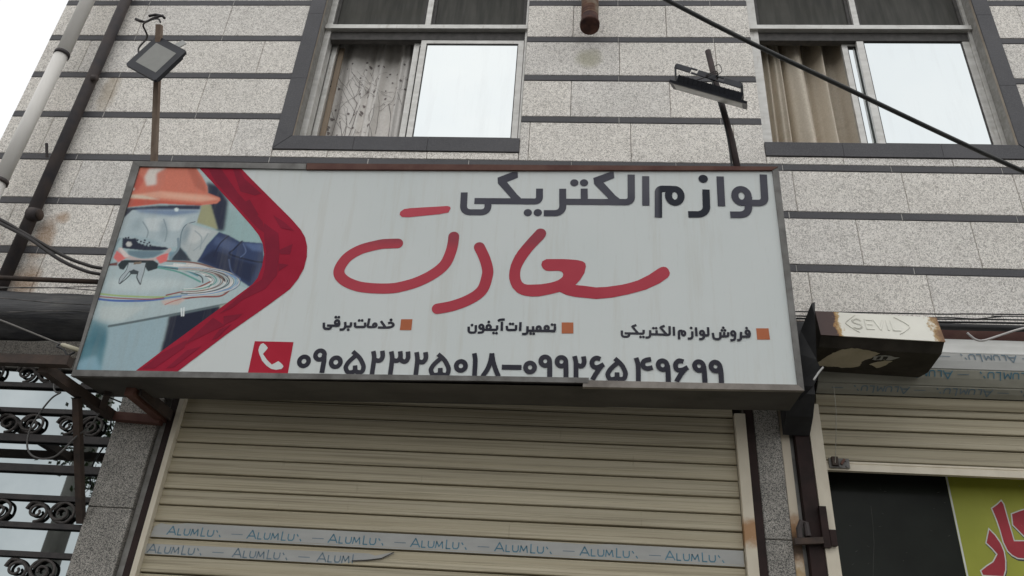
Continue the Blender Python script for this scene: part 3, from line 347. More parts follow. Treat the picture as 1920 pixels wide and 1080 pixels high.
structure(MB().box(-60, 60, -9.0, -5.4, .004, .13), 'far_pavement', M['pave'])

# ================================================================== BUILDING
D = 3.6
bld = thing('apartment_building', 'speckled grey tile-clad building with dark stone bands and two windows', 'building', (0.8, 4.0, 0))
XL, XR, ZT = -3.505, 5.2, 7.2
W1 = (-1.683, -.320, 4.672, 6.30); W2 = (1.090, 2.486, 4.668, 6.30)      # clear openings
E1 = (-1.785, -.318, 4.571, 6.40); E2 = (1.088, 2.582, 4.571, 6.40)      # openings in the tiling (stone surrounds included)
# masonry core with the openings left out
core = MB(); y0, y1 = D + .018, D + .26
def corebox(x0, x1, z0, z1): core.box(x0, x1, y0, y1, z0, z1)
corebox(XL, XR, W1[3], ZT); corebox(XL, W1[0], 4.66, W1[3]); corebox(W1[1], W2[0], 4.66, W1[3]); corebox(W2[1], XR, 4.66, W1[3]); corebox(XL, XR, 3.50, 4.66)
corebox(XL, XL + .25, 0, 3.5); corebox(-1.985, -1.90, 0, 3.50); corebox(-2.20, -1.985, 3.19, 3.50); corebox(XL + .25, -2.20, 3.125, 3.50); corebox(-1.90, .83, 3.40, 3.50); corebox(.83, 1.13, 0, 3.50); corebox(1.13, XR, 3.42, 3.50)
core.build('wall_core', M['mortar'], bld)
shell = MB(); shell.box(XL, XL + .2, y1, 9.6, 0, ZT).box(XR - .2, XR, y1, 9.6, 0, ZT).box(XL, XR, 9.6, 9.8, 0, ZT).box(XL, XR, D + .018, 9.8, ZT, ZT + .15)
shell.build('rear_walls', M['mortar'], bld)
shop = MB(); shop.box(XL + .2, XR - .2, D + 1.8, D + 1.9, 0, 3.4).box(XL + .2, XR - .2, y1, D + 1.9, 3.40, 3.44); shop.build('shop_rooms', M['room'], bld)

_cache = {}
def plate_piece(name, x0, x1, z0, z1, yf, yb, mat, bev=.0025):
    w, h, d = round(x1 - x0, 4), round(z1 - z0, 4), round(yb - yf, 4); key = (name, w, h, d)
    if key not in _cache:
        mb = MB(); a, b = w / 2, h / 2; y0_, y1_ = -d / 2, d / 2; e = min(bev, w / 4, h / 4)
        vs_ = [(-a, y1_, -b), (a, y1_, -b), (a, y1_, b), (-a, y1_, b), (-a, y0_ + e, -b), (a, y0_ + e, -b), (a, y0_ + e, b), (-a, y0_ + e, b), (-a + e, y0_, -b + e), (a - e, y0_, -b + e), (a - e, y0_, b - e), (-a + e, y0_, b - e)]
        fs = [(8, 9, 10, 11)]
        for i in range(4):
            j = (i + 1) % 4; fs += [(4 + i, 4 + j, 8 + j, 8 + i), (i, j, 4 + j, 4 + i)]
        _cache[key] = mb.add(vs_, fs).mesh(name, mat)
    o = bpy.data.objects.new(name, _cache[key]); put(o, ((x0 + x1) / 2, (yf + yb) / 2, (z0 + z1) / 2), bld); return o
def spans(z0, z1):
    zm = z1
    if zm > 4.571 and zm < 6.40: return [(XL, E1[0]), (E1[1], E2[0]), (E2[1], XR)]
    return [(XL, XR)]
def row(name, z0, z1, grid, yf, mat, gap, lo=XL, hi=XR):
    for si, (a, b) in enumerate(spans(z0, z1)):
        g0 = grid[si] if isinstance(grid, (list, tuple)) else grid
        a, b = max(a, lo), min(b, hi)
        if b - a < .03: continue
        k = math.ceil((a - g0) / .592 + .02); xs = [a]; x = g0 + k * .592
        while x < b - .03:
            if x > xs[-1] + .03: xs.append(x)
            x += .592
        xs.append(b)
        for p, q in zip(xs[:-1], xs[1:]):
            jit = random.uniform(-.0012, .0012)
            plate_piece(name, p + gap / 2, q - gap / 2, z0, z1, yf + jit, D + .017, mat)
tops = [6.52, 6.186, 5.853, 5.518, 5.185, 4.850, 4.514, 4.190, 3.852, 3.518]; TH = .0445
bandgrid = [(-2.915, .262, 2.9)] * 6 + [1.172] * 4
for i, zt in enumerate(tops):
    for a_, b_ in spans(zt - TH, zt - .001):
        if zt > 3.6: MB().box(a_ + .004, b_ - .004, D + .0015, D + .016, zt - TH + .003, zt - .004).build('grout', M['grout'], bld)
    row('stone_band', zt - TH, zt - .001, bandgrid[i], D - .001, M['strip'], .0034, hi=XR if zt > 3.6 else -2.0)
rows_g = [(-3.21, .27, 2.9), (-2.915, -.025, 2.8), (-2.915 - .0, -.025, 2.75), (-3.21, .268, 2.95), (-2.915, -.025, 2.7), (-2.631, -.263, 2.9), 1.22, 1.518, 1.227]
rows_g = {5.853: (-3.21, .27, 2.95), 5.518: (-3.21, .268, 2.95), 5.185: (-2.920, -.025, 2.8), 4.850: (-2.632, -.263, 2.9), 4.514: 1.22, 4.190: 1.518, 3.852: 1.227}
for i, zt in enumerate(tops[:-1]):
    zb = tops[i + 1]; z0, z1 = zb + .0022, zt - TH - .0022
    if zt == 5.853: g = (-2.915, -.025, 2.75)
    elif zt in rows_g: g = rows_g[zt]
    else: g = (-2.7, .1, 2.85)
    if zt == 4.850:        # the row that the window sills cut into: full pieces beside, thin strips under the sills
        row('tile', z0, z1, g, D, M['tile'], .003)
        row('tile', z0, 4.568, g[1], D, M['tile'], .003, E1[0] + .001, E1[1] - .001)
        row('tile', z0, 4.568, g[1], D, M['tile'], .003, E2[0] + .001, E2[1] - .001)
    elif zt == 6.52 or zt == 6.186:
        row('tile', z0, z1, g if zt > 6.4 else g, D, M['tile'], .003)
    else: row('tile', z0, z1, g, D, M['tile'], .003)
row('tile', 3.19, 3.518 - TH - .002, -2.93, D, M['tile'], .003, hi=-2.0)
row('tile', 6.524, 7.19, (.1), D, M['tile'], .003)

# stone surrounds
def surround(pts, z=None):
    mb = MB(); fr = Frame((0, D + .016, 0), (1, 0, 0), (0, 0, 1)); mb.plate(fr, pts, 0, .024); return mb.build('surround_stone', M['strip'], bld)
for z0, z1 in ((4.676, 5.138), (5.140, 5.722), (5.724, 6.398)): surround([(-1.785, z0 if z0 > 4.7 else 4.573), (-1.684, z0), (-1.684, z1), (-1.785, z1)])
for x0, x1 in ((-1.30, -.86), (-.858, -.318)): surround([(x0, 4.571), (x1, 4.571), (x1, 4.672), (x0, 4.672)])
surround([(-1.783, 4.571), (-1.302, 4.571), (-1.302, 4.672), (-1.683, 4.672)])
for z0, z1 in ((4.676, 5.120), (5.122, 5.715), (5.717, 6.398)): surround([(2.487, z0), (2.582, z0 if z0 > 4.7 else 4.575), (2.582, z1), (2.487, z1)])
for x0, x1 in ((1.088, 1.518), (1.520, 2.060)): surround([(x0, 4.571), (x1, 4.571), (x1, 4.668), (x0, 4.668)])
surround([(2.062, 4.571), (2.580, 4.571), (2.485, 4.668), (2.062, 4.668)])
MB().box(-1.6865, -1.6835, D + .001, D + .14, 4.672, 6.3).build('reveal', M['reveal'], bld)
MB().box(2.4865, 2.4895, D + .001, D + .14, 4.668, 6.3).build('reveal', M['reveal'], bld)
for w in (W1, W2): MB().box(w[0] + .003, w[1] - .003, D + .02, D + .25, w[2] - .03, w[2] + .004).build('sill_bed', M['ledge'], bld)

def room(x0, x1, z0, z1):
    mb = MB(); a, b, c_, d = x0 - .5, x1 + .5, y1 + .001, y1 + 2.6; zl, zh = z0 - .9, z1 + .25
    mb.add([(a, d, zl), (b, d, zl), (b, d, zh), (a, d, zh), (a, c_, zl), (b, c_, zl), (b, c_, zh), (a, c_, zh)], [(0, 1, 2, 3), (0, 4, 5, 1), (3, 2, 6, 7), (0, 3, 7, 4), (1, 5, 6, 2)]); mb.build('room_interior', M['room'], bld)
room(*W1); room(*W2)

def window(w, tr, mull, jl, jr, sash_r, sash_l):
    x0, x1, z0, z1 = w; yf = D + .085
    fr = MB(); fr.box(x0 + .002, x0 + jl, yf, yf + .07, z0 + .005, z1).box(x1 - jr, x1 - .002, yf, yf + .07, z0 + .005, z1).box(x0 + jl, x1 - jr, yf, yf + .07, z0 + .005, z0 + .045).box(x0 + jl, x1 - jr, yf, yf + .07, z1 - .04, z1)
    win = fr.build('window', M['alu'], bld)
    MB().box(x0 + .004, x1 - .004, yf - .022, yf + .075, tr - .034, tr).build('transom', M['alu'], win)
    MB().box(x0 + jl + .001, x1 - jr - .001, yf + .012, yf + .055, tr - .105, tr - .036).build('track', M['alu_dark'], win)
    MB().box(mull - .018, mull + .018, yf - .006, yf + .06, tr + .001, z1 - .041).build('mullion', M['alu'], win)
    for a, b in ((x0 + jl, mull - .019), (mull + .019, x1 - jr)):
        g = MB()
        g.box(a + .001, a + .022, yf + .015, yf + .045, tr + .002, z1 - .042).box(b - .022, b - .001, yf + .015, yf + .045, tr + .002, z1 - .042).box(a + .022, b - .022, yf + .015, yf + .045, tr + .002, tr + .02)
        g.build('gasket', M['alu_dark'], win)
        MB().box(a + .0225, b - .0225, yf + .024, yf + .032, tr + .0205, z1 - .043).build('upper_pane', M['pane_dark'], win)
    def sash(a, b, y, sw, top):
        s = MB(); zb = z0 + .047
        s.box(a, a + sw, y, y + .022, zb, top).box(b - sw, b, y, y + .022, zb, top).box(a + sw, b - sw, y, y + .022, zb, zb + .045).box(a + sw, b - sw, y, y + .022, top - .035, top)
        s.build('sash_frame', M['alu'], win)
        s = MB(); i = .006
        s.box(a + sw, a + sw + i, y + .003, y + .018, zb + .045, top - .035).box(b - sw - i, b - sw, y + .003, y + .018, zb + .045, top - .035).box(a + sw + i, b - sw - i, y + .003, y + .018, zb + .045, zb + .051).box(a + sw + i, b - sw - i, y + .003, y + .018, top - .041, top - .035)
        s.build('glazing_bead', M['alu_dark'], win)
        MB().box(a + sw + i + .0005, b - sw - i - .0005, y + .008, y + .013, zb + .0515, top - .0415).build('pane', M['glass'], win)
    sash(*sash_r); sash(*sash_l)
    return win
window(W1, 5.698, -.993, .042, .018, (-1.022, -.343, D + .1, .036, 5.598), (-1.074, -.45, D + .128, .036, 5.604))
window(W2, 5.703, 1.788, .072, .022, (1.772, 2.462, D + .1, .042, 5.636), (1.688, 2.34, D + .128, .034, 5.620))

ist = MB().box(-1.640, -1.606, D + .165, D + .19, 4.62, 5.62).build('inner_stop', M['alu'], bld)
MB().box(-1.604, -1.570, D + .20, D + .215, 4.62, 5.62).build('inner_stop', worn('brown_wood_stop', (.22, .165, .115), (.30, .235, .17), 14, .6, st=(1, 1, .2)), bld)
# ------------------------------------------------------------------ curtains
def curtain_y(x, seed, n):
    r = random.Random(seed); return r
def curtain(x0, x1, z0, z1, y, folds, mat, name, label, seed, amp=.035):
    r = random.Random(seed); cuts = sorted([r.uniform(0, 1) for _ in range(folds)])
    ph = [(r.uniform(.7, 1.3), r.uniform(0, 6.28), r.uniform(.4, 1.0)) for _ in range(3)]
    nx, nz = 220, 16; vs_ = []; fs = []
    def yy(t_, zt):
        u_ = t_ + .045 * math.sin(7.3 * t_ + ph[0][1]) + .02 * math.sin(17 * t_ + ph[1][1]) + .010 * (zt - .5) * math.sin(11 * t_ + ph[2][1])
        v = sum(a * math.sin(2 * math.pi * folds * u_ * k + p) for k, p, a in ph) / 1.7 + .22 * math.sin(2 * math.pi * folds * 2.3 * u_ + ph[0][1])
        return y + amp * v * (.75 + .35 * (1 - zt)) + .012 * math.sin(9 * t_ + 3 * zt)
    for j in range(nz + 1):
        zt = j / nz
        for i in range(nx + 1):
            t_ = i / nx; vs_.append((x0 + (x1 - x0) * t_, yy(t_, zt), z0 + (z1 - z0) * zt))
    for j in range(nz):
        for i in range(nx): a = j * (nx + 1) + i; fs.append((a, a + 1, a + nx + 2, a + nx + 1))
    o = MB().add(vs_, fs).build(name, mat, None, True)
    tagged(o, label, 'curtain'); return o, lambda x, z: yy((x - x0) / (x1 - x0), (z - z0) / (z1 - z0))
t = NT('linen_curtain', .9, 0, .1)
c = t.ramp(t.noise(90, 4, st=(1, 1, 1)), [(.3, (.58, .515, .42)), (.7, (.68, .61, .51))]); c = t.mix(t.ramp(t.noise(4, 4, st=(1, 1, 2.5)), [(.55, 0.0), (.75, .3)]), c, (.40, .33, .24)); t.color(c); M['linen'] = t.m
t = NT('sheer_curtain', .9, 0, .1)
c = t.ramp(t.noise(60, 3), [(.3, (.70, .67, .63)), (.7, (.80, .77, .73))])
c = t.mix(t.ramp(t.sep(2), [(0, 0.0), (1, 1.0)]), c, c); t.color(c); M['sheer'] = t.m
c1, f1 = curtain(-1.70, -1.04, 4.60, 5.80, D + .27, 4, M['sheer'], 'curtain', 'pale grey curtain printed with bare branches and dots in left window', 8, .05)
c2, f2 = curtain(1.13, 1.78, 4.60, 5.80, D + .27, 5, M['linen'], 'curtain', 'plain beige linen curtain hanging in deep folds in right window', 21, .085)
# printed branches and dots follow the folds
mb = MB(); r = random.Random(5)
def onc(x, z): return Vector((x, f1(x, z) - .0016, z))
def branch(x, z, a, L_, w, depth):
    P = [(x, z)]; n = 7
    for k in range(n):
        a += r.uniform(-.16, .16); x += math.cos(a) * L_ / n; z += math.sin(a) * L_ / n; P.append((x, z))
        if depth and k > 1 and r.random() < .36: branch(x, z, a + r.choice((-1, 1)) * r.uniform(.4, .85), L_ * r.uniform(.35, .6), w * .6, depth - 1)
    P = [p for p in P if -1.64 < p[0] < -1.045 and 4.61 < p[1] < 5.5]
    for p, q in zip(P[:-1], P[1:]):
        d = Vector((q[0] - p[0], 0, q[1] - p[1])); pn = Vector((-d.z, 0, d.x)).normalized() * w / 2
        A, B = onc(*p), onc(*q); mb.add([A - pn, B - pn, B + pn, A + pn], [(0, 1, 2, 3)])
for x, z, a, L_ in ((-1.33, 4.63, 1.35, .62), (-1.36, 4.62, 1.75, .42), (-1.17, 4.62, 1.75, .60), (-1.13, 4.62, 1.4, .72), (-1.52, 4.62, 1.3, .55), (-1.58, 4.80, 1.3, .45), (-1.45, 5.0, 1.4, .4), (-1.28, 4.95, 1.6, .45), (-1.24, 4.64, 1.9, .45), (-1.45, 4.63, 1.5, .35)): branch(x, z, a, L_, .0045, 2)
for _ in range(85):
    x, z = r.uniform(-1.64, -1.05), r.uniform(4.62, 5.55); q = r.uniform(.004, .0105)
    mb.add([onc(x + q * math.cos(k), z + q * 1.3 * math.sin(k)) for k in (0, 1.05, 2.1, 3.14, 4.2, 5.2)], [(0, 1, 2, 3, 4, 5)])
mb.build('printed_branches', worn('branch_print', (.17, .15, .145), (.27, .24, .23), 20, .8), c1, kind='stuff')

# ================================================================== GROUND FLOOR
for x0, x1 in ((-2.20, -1.986), (.874, .990)):
    for z0, z1 in ((0, .62), (.623, 1.66), (1.663, 2.432), (2.435, 3.185)): plate_piece('granite_slab', x0, x1, z0, z1, D - .012, D + .017, M['granite'], .003)
MB().box(1.118, XR, D - .02, D + .017, 3.432, 3.498).build('lintel_beam', M['redbrown'], bld)
MB().box(-1.94, .87, D - .012, D + .017, 3.30, 3.50).build('lintel_beam', M['zinc_dark'], bld)
# narrow pier between the two shops
MB().box(.992, 1.030, D - .006, D + .017, 0, 3.30).build('pier_trim', worn('cream_trim', (.58, .51, .40), (.66, .59, .48), 7, .55, st=(1, 1, .5)), bld)
MB().box(1.032, 1.048, D + .004, D + .017, 0, 3.30).build('pier_trim', M['zinc'], bld)
MB().box(1.050, 1.113, D - .035, D + .017, 0, 3.43).build('pier_trim', M['brown'], bld)

t = NT('stained_cream_trim', .55, 0, .3)
c = t.ramp(t.noise(7, 4, st=(1, 1, .5)), [(.3, (.54, .47, .36)), (.7, (.63, .56, .45))])
def zspot(t, z0, rz, soft=1.0):
    dz = t.math('DIVIDE', t.math('SUBTRACT', t.sep(2), z0), rz); r = t.math('ADD', t.math('MULTIPLY', dz, dz), t.math('MULTIPLY', t.math('SUBTRACT', t.noise(22, 5, .65), .5), 1.6)); return t.ramp(r, [(.15, .9), (1.0, 0.0)])
c = t.mix(zspot(t, 2.44, .13), c, (.30, .15, .06)); c = t.mix(zspot(t, 2.41, .06), c, (.05, .035, .025)); c = t.mix(zspot(t, 2.25, .10), c, (.42, .28, .13))
c = t.mix(t.ramp(t.noise(60, 3), [(.74, 0.0), (.77, .8)]), c, (.12, .07, .05)); t.color(c)
for o in bld.children:
    if o.name.startswith('pier_trim') and o.data.materials[0].name.startswith('cream_trim'): o.data.materials[0] = t.m
t = NT('stained_guide', .5, 0, .3)
c = t.ramp(t.noise(8, 4, st=(1, 1, .6)), [(.3, (.55, .49, .385)), (.7, (.65, .59, .47))]); c = t.mix(zspot(t, 2.455, .075), c, (.36, .18, .07)); c = t.mix(t.ramp(t.noise(30, 5, .7), [(.66, 0.0), (.74, .5)]), c, (.3, .24, .16)); t.color(c); M['guide_stained'] = t.m
# ------------------------------------------------------------------ roller shutters
PITCH = .0755
prof = [(.0, .0), (-.0, .0)]
def slat_profile(h):
    s = h / PITCH
    return [(.030, .0), (.012, .0014 * s), (-.0010, .0034 * s), (-.0038, .006 * s), (-.0040, .0115 * s), (-.0022, .0135 * s), (-.0002, .030 * s), (-.0010, .0335 * s), (.0006, .036 * s), (-.0012, .064 * s), (-.0024, .0690 * s), (-.0012, .0712 * s), (.010, .0722 * s), (.030, .0754 * s), (.034, .0754 * s), (.034, .0)]
def slat_mesh(x0, x1, mat):
    mb = MB(); w = (x1 - x0) / 2; mb.prism_x([(y, z) for y, z in slat_profile(PITCH)], -w, w)
    return mb.mesh('slat', mat)
def shutter_slats(root, x0, x1, yf, z0, z1, mat):
    me = slat_mesh(x0, x1, mat); z = z0; out = []
    while z < z1:
        o = bpy.data.objects.new('slat', me); put(o, ((x0 + x1) / 2, yf + random.uniform(-.001, .001), z), root); out.append(o); z += PITCH
    return out
sh1 = thing('roller_shutter', 'closed beige roller shutter with two film strips below the big signboard', 'shutter', (-.56, D, 0))
za = 2.312 - PITCH * 30
sl = shutter_slats(sh1, -1.895, .783, D + .012, za, 3.32, M['slat'])
MB().box(-1.942, -1.905, D - .012, D + .04, 0, 3.30).build('side_channel', M['brown'], sh1)
MB().box(-1.903, -1.878, D - .022, D + .03, 0, 3.30).build('guide_rail', M['guide'], sh1)
MB().box(.786, .834, D - .022, D + .03, 0, 3.005).build('guide_rail', M['guide_stained'], sh1)
MB().box(.836, .872, D - .016, D + .017, 0, 3.30).build('side_channel', M['brown'], sh1)

def slat_text(fr, xs, n1, clip=None):
    mb = MB(); w = 5.4
    def S(*P):
        stroke(mb, fr, P, w, n1)
    for x in xs:
        c = 39; q = 30
        g = [[(x, 0), (x + 21, c)], [(x + 20, c), (x + 42, 0)], [(x + 8, 12), (x + 34, 12)], [(x + 50, q), (x + 50, 0)], [(x + 49, 1), (x + 68, 1)],
             [(x + 79, q), (x + 79, 10), (x + 84, 2), (x + 98, 2), (x + 104, 10), (x + 104, q)], [(x + 112, 0), (x + 116, q)], [(x + 115, q), (x + 128, 7)], [(x + 127, 7), (x + 141, q)], [(x + 140, q), (x + 145, 0)],
             [(x + 160, c), (x + 160, 0)], [(x + 159, 1), (x + 180, 1)], [(x + 189, q), (x + 189, 10), (x + 194, 2), (x + 209, 2), (x + 215, 10), (x + 215, q)], [(x + 227, q), (x + 235, 20)], [(x + 244, 10), (x + 251, 0)]]
        for P in g:
            if clip is None or max(p[0] for p in P) < clip: S(*P)
    return mb
def slat_dash(fr, x):
    mb = MB(); stroke(mb, fr, [(x + 300, 16), (x + 352, 16)], 3.2, 0.0); return mb
s_a = min(sl, key=lambda o: abs(o.location.z - 2.312)); s_b = min(sl, key=lambda o: abs(o.location.z - (2.312 - PITCH)))
def film(slat, z0, pts, mat, yf):
    fr = Frame((0, yf, z0), (1, 0, 0), (0, 0, 1)); return MB().flat(fr, pts, .0).build('protective_film', mat, slat)
YF = D + .012 - .0048
film(s_a, 2.312, [(-1.875, .004), (.780, .004), (.780, .0715), (.2, .0715), (.12, .066), (-.3, .0715), (-1.72, .0715), (-1.80, .060), (-1.84, .066), (-1.868, .05)], M['film'], YF)
film(s_b, 2.312 - PITCH, [(-1.89, .004), (-.99, .004), (-.93, .016), (-.86, .024), (-.80, .034), (-.745, .062), (-.76, .064), (-.83, .047), (-.86, .055), (-1.88, .048), (-1.893, .03)], M['film'], YF)
fr = Frame((-1.80, YF - .0006, 2.312 + .0165), (1, 0, 0), (0, 0, 1), .001)
for x in [0, 374, 748, 1122, 1498, 1873, 2243]: slat_text(fr, [x], .0).build('lettering', M['print_blue'], s_a); (slat_dash(fr, x).build('printed_dash', M['print_grey'], s_a) if x < 2200 else None)
fr = Frame((-1.868, YF - .0006, 2.312 - PITCH + .009), (1, 0, 0), (0, 0, 1), .001)
for x in [0, 394, 780]: slat_text(fr, [x], .0, 960).build('lettering', M['print_grey'], s_b); (slat_dash(fr, x).build('printed_dash', M['print_grey'], s_b) if x < 700 else None)
MB().tube([(-.93, YF - .004, 2.256), (-.86, YF - .006, 2.262), (-.80, YF - .004, 2.272), (-.745, YF - .012, 2.300)], .0022, 6).build('torn_film_edge', M['alu_dark'], s_b)

sh2 = thing('roller_shutter', 'half raised roller shutter with upside-down film lettering above the dark shop glass', 'shutter', (2.6, D, 0))
X0, X1 = 1.174, 3.9
sl2 = shutter_slats(sh2, X0, X1, D + .012, 2.806, 3.05, M['slat_shaded'])
br_ = MB(); br_.prism_x([(-.006, 0), (-.006, .030), (.0, .033), (-.003, .036), (-.003, .044), (.02, .045), (.02, 0)], -(X1 - X0) / 2, (X1 - X0) / 2)
o = bpy.data.objects.new('bottom_rail', br_.mesh('bottom_rail', M['guide'])); put(o, ((X0 + X1) / 2, D + .012, 2.760), sh2)
MB().box(1.116, 1.171, D - .040, D + .03, 0, 3.06).build('guide_rail', M['guide'], sh2)
MB().box(X1 + .002, X1 + .055, D - .030, D + .03, 0, 3.3).build('guide_rail', M['guide'], sh2)
# slats wrapped round the roller: facets of a coil that bulges out above the curtain
def hit(s_, yc, zc, R_):
    A = 1 + s_ * s_; B = -2 * yc + 2 * s_ * (1.6 - zc); C_ = yc * yc + (1.6 - zc) ** 2 - R_ * R_; d = B * B - 4 * A * C_
    y = (-B - math.sqrt(max(d, 0))) / (2 * A); return (y, 1.6 + s_ * y)
coil = [hit(s_, D + .04, 3.262, .155) for s_ in (.5122, .4908, .4664, .4409, .4243)] + [(D + .004, 3.068)]
coil_m = [M['film_skylit'], M['film'], M['film_olive_shaded'], M['film_olive_shaded'], M['slat_shaded']]
for i in range(5):
    (ya, z_a), (yb, z_b) = coil[i], coil[i + 1]; d = Vector((0, yb - ya, z_b - z_a)); L_ = d.length; d.normalize(); n_ = Vector((0, d.z, -d.y))
    if n_.y > 0: n_ = -n_
    P0 = Vector((0, ya, z_a)); e = .0022
    pr_ = [P0 + d * 0 - n_ * .012, P0 + d * e - n_ * .003, P0 + d * (2 * e), P0 + d * (L_ * .5) + n_ * .003, P0 + d * (L_ - 2 * e), P0 + d * (L_ - e) - n_ * .003, P0 + d * L_ - n_ * .012]
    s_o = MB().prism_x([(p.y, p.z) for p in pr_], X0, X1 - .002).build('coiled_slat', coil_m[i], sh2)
    if i in (1, 2, 3):
        q0 = P0 + d * .006 + n_ * .0045
        fr = Frame((0, q0.y, q0.z), (-1, 0, 0), (0, d.y, d.z), .001)     # lettering hangs upside down
        off = {1: -2.46, 2: -2.155, 3: -1.965}[i]
        xs = [off * 1000 + 374 * k for k in range(-3, 4)]
        xs = [x for x in xs if -X1 * 1000 < x and x + 360 < -X0 * 1000]
        for x in xs: slat_text(fr, [x], .0).build('lettering', M['print_grey'] if i != 2 else M['print_blue'], s_o); slat_dash(fr, x).build('printed_dash', M['print_grey'], s_o)
# latch on the bottom rail
lt = MB(); lt.box(1.195, 1.285, D - .006, D + .003, 2.768, 2.812); o = lt.build('latch_plate', M['zinc'], sh2)
lb = MB()
for x, z in ((1.215, 2.802), (1.268, 2.803), (1.272, 2.776), (1.24, 2.776)): lb.tube([(x, D - .012, z), (x, D - .005, z)], .006, 8)
lb.build('bolt', M['zinc'], o)
MB().box(1.205, 1.232, D - .022, D - .007, 2.775, 2.815).build('hasp', M['rusty'], o)
MB().bar((1.245, D - .014, 2.782), (1.262, D - .014, 2.806), .010).build('lever', M['redbrown'], o)

# dark shop front behind the raised shutter
PY = D + .17; KP = PY / 3.70
gl = thing('shop_window', 'dark dusty shop glass under the half raised shutter', 'shop window', (2.5, D + .08, 0))
MB().box(1.140, 3.95, PY + .0015, PY + .0075, .05, 3.1).build('pane', M['glass_dark'], gl)
MB().box(1.140, 3.95, PY - .01, PY + .03, 0, .048).build('sill_rail', M['alu_dark'], gl)
scr = MB(); rr = random.Random(4)
frs = Frame((.03, PY + .0008, .03), (1, 0, 0), (0, 0, 1))
for _ in range(26):
    x, z = rr.uniform(1.25, 1.75), rr.uniform(2.2, 2.72); a = rr.uniform(-.6, .6); L_ = rr.uniform(.004, .014)
    stroke(scr, frs, [(x, z), (x + L_ * math.cos(a), z + L_ * math.sin(a))], .0012, 0)
stroke(scr, frs, [(1.385, 2.62), (1.382, 2.55), (1.372, 2.45), (1.352, 2.35), (1.34, 2.28)], .0012, 0)
scr.build('scratches', worn('scratch', (.05, .05, .045), (.09, .09, .08), 20, .8), gl, kind='stuff')

# poster on the glass
t = NT('poster_paper', .45, 0, .35)
c = t.ramp(t.noise(3, 4), [(.3, (.27, .29, .028)), (.7, (.36, .37, .045))])
c = t.mix(t.ramp(t.noise(38, 6, .75), [(.66, 0.0), (.74, .55)]), c, (.62, .63, .45)); t.color(c); M['poster'] = t.m
t = NT('poster_red', .45, 0, .35); c = t.ramp(t.noise(6, 4), [(.3, (.30, .018, .03)), (.7, (.40, .03, .045))])
c = t.mix(t.ramp(t.noise(45, 6, .75), [(.66, 0.0), (.74, .45)]), c, (.5, .3, .3)); t.color(c); M['poster_red'] = t.m
M['poster_white'] = worn('poster_white', (.55, .56, .52), (.64, .65, .60), 20, .5); M['poster_black'] = worn('poster_black', (.03, .03, .03), (.05, .05, .05), 20, .5)
pf = Frame((1.745 * KP, PY, 1.6 + .76 * KP), (1, 0, 0), (0, 0, 1), KP)
po = MB(); po.flat(pf, [(0.000, .46), (.98, .46), (.98, -.75), (-.003, -.75)], 0); po = po.build('poster', M['poster'])
tagged(po, 'yellow-green poster with red white-edged Persian letters stuck on the dark glass', 'poster')
MB().flat(pf, [(.001, .46), (.009, .46), (.006, -.75), (-.002, -.75)], .0006).build('paper_edge', M['poster_white'], po)
def PX(a, b):                                             # lettering laid out on the poster sheet (millimetre grid of the sheet)
    u = (a - 70) / 5.4 * 2.38e-3 + (b - 90) / 5.4 * -.42e-3; v = .408 - (b - 95) / 5.4 * 2.33e-3; return (u, v)
G1 = [(520, 385), (570, 345), (612, 303), (632, 335), (660, 470), (712, 712), (860, 705), (960, 700), (960, 880), (864, 880), (740, 876), (690, 850), (650, 810), (615, 730), (590, 610), (560, 500)]
G2 = [(960, 335), (864, 372), (785, 402), (710, 435), (716, 545), (780, 615), (850, 690), (905, 700), (930, 640), (880, 590), (840, 540), (960, 480)]
G3 = [(480, 608), (530, 660), (580, 740), (608, 820), (617, 910), (612, 1000), (592, 1062), (400, 1060), (386, 1022), (440, 975), (505, 930), (548, 850), (500, 790), (448, 740)]
def grow(P, k):
    P = [np.array(p, float) for p in P]; out = []; n = len(P)
    ar = sum(P[i][0] * P[(i + 1) % n][1] - P[(i + 1) % n][0] * P[i][1] for i in range(n)); sg = 1 if ar > 0 else -1
    for i in range(n):
        d1 = P[i] - P[i - 1]; d2 = P[(i + 1) % n] - P[i]; d1 /= np.linalg.norm(d1); d2 /= np.linalg.norm(d2)
        a = np.array((d1[1], -d1[0])) * sg; b = np.array((d2[1], -d2[0])) * sg; mt = a + b; mt /= max(np.linalg.norm(mt), .3); out.append(tuple(P[i] + mt * k / max(.5, float(mt @ a))))
    return out
la, lb_, lc = MB(), MB(), MB()
for i, g in enumerate((G1, G2, G3)):
    la.flat(pf, [PX(a + 6, b + 16) for a, b in grow(g, 12)], .0008 + i * .00005); lb_.flat(pf, [PX(*p) for p in grow(g, 12)], .0012 + i * .00005); lc.flat(pf, [PX(*p) for p in g], .0016 + i * .00005)
la.build('letter_shadow', M['poster_black'], po); lb_.build('letter_outline', M['poster_white'], po); lc.build('lettering', M['poster_red'], po)

# pull cord
pc = MB().tube([(1.213, D - .16, 3.10), (1.214, D - .14, 2.99), (1.213, D - .10, 2.90), (1.218, D - .025, 2.80), (1.216, D - .018, 2.775)], .0016, 6).build('pull_cord', worn('cord', (.3, .29, .24), (.4, .38, .32), 20, .8))
tagged(pc, 'thin pale cord hanging down to the latch of the right shutter', 'cord')

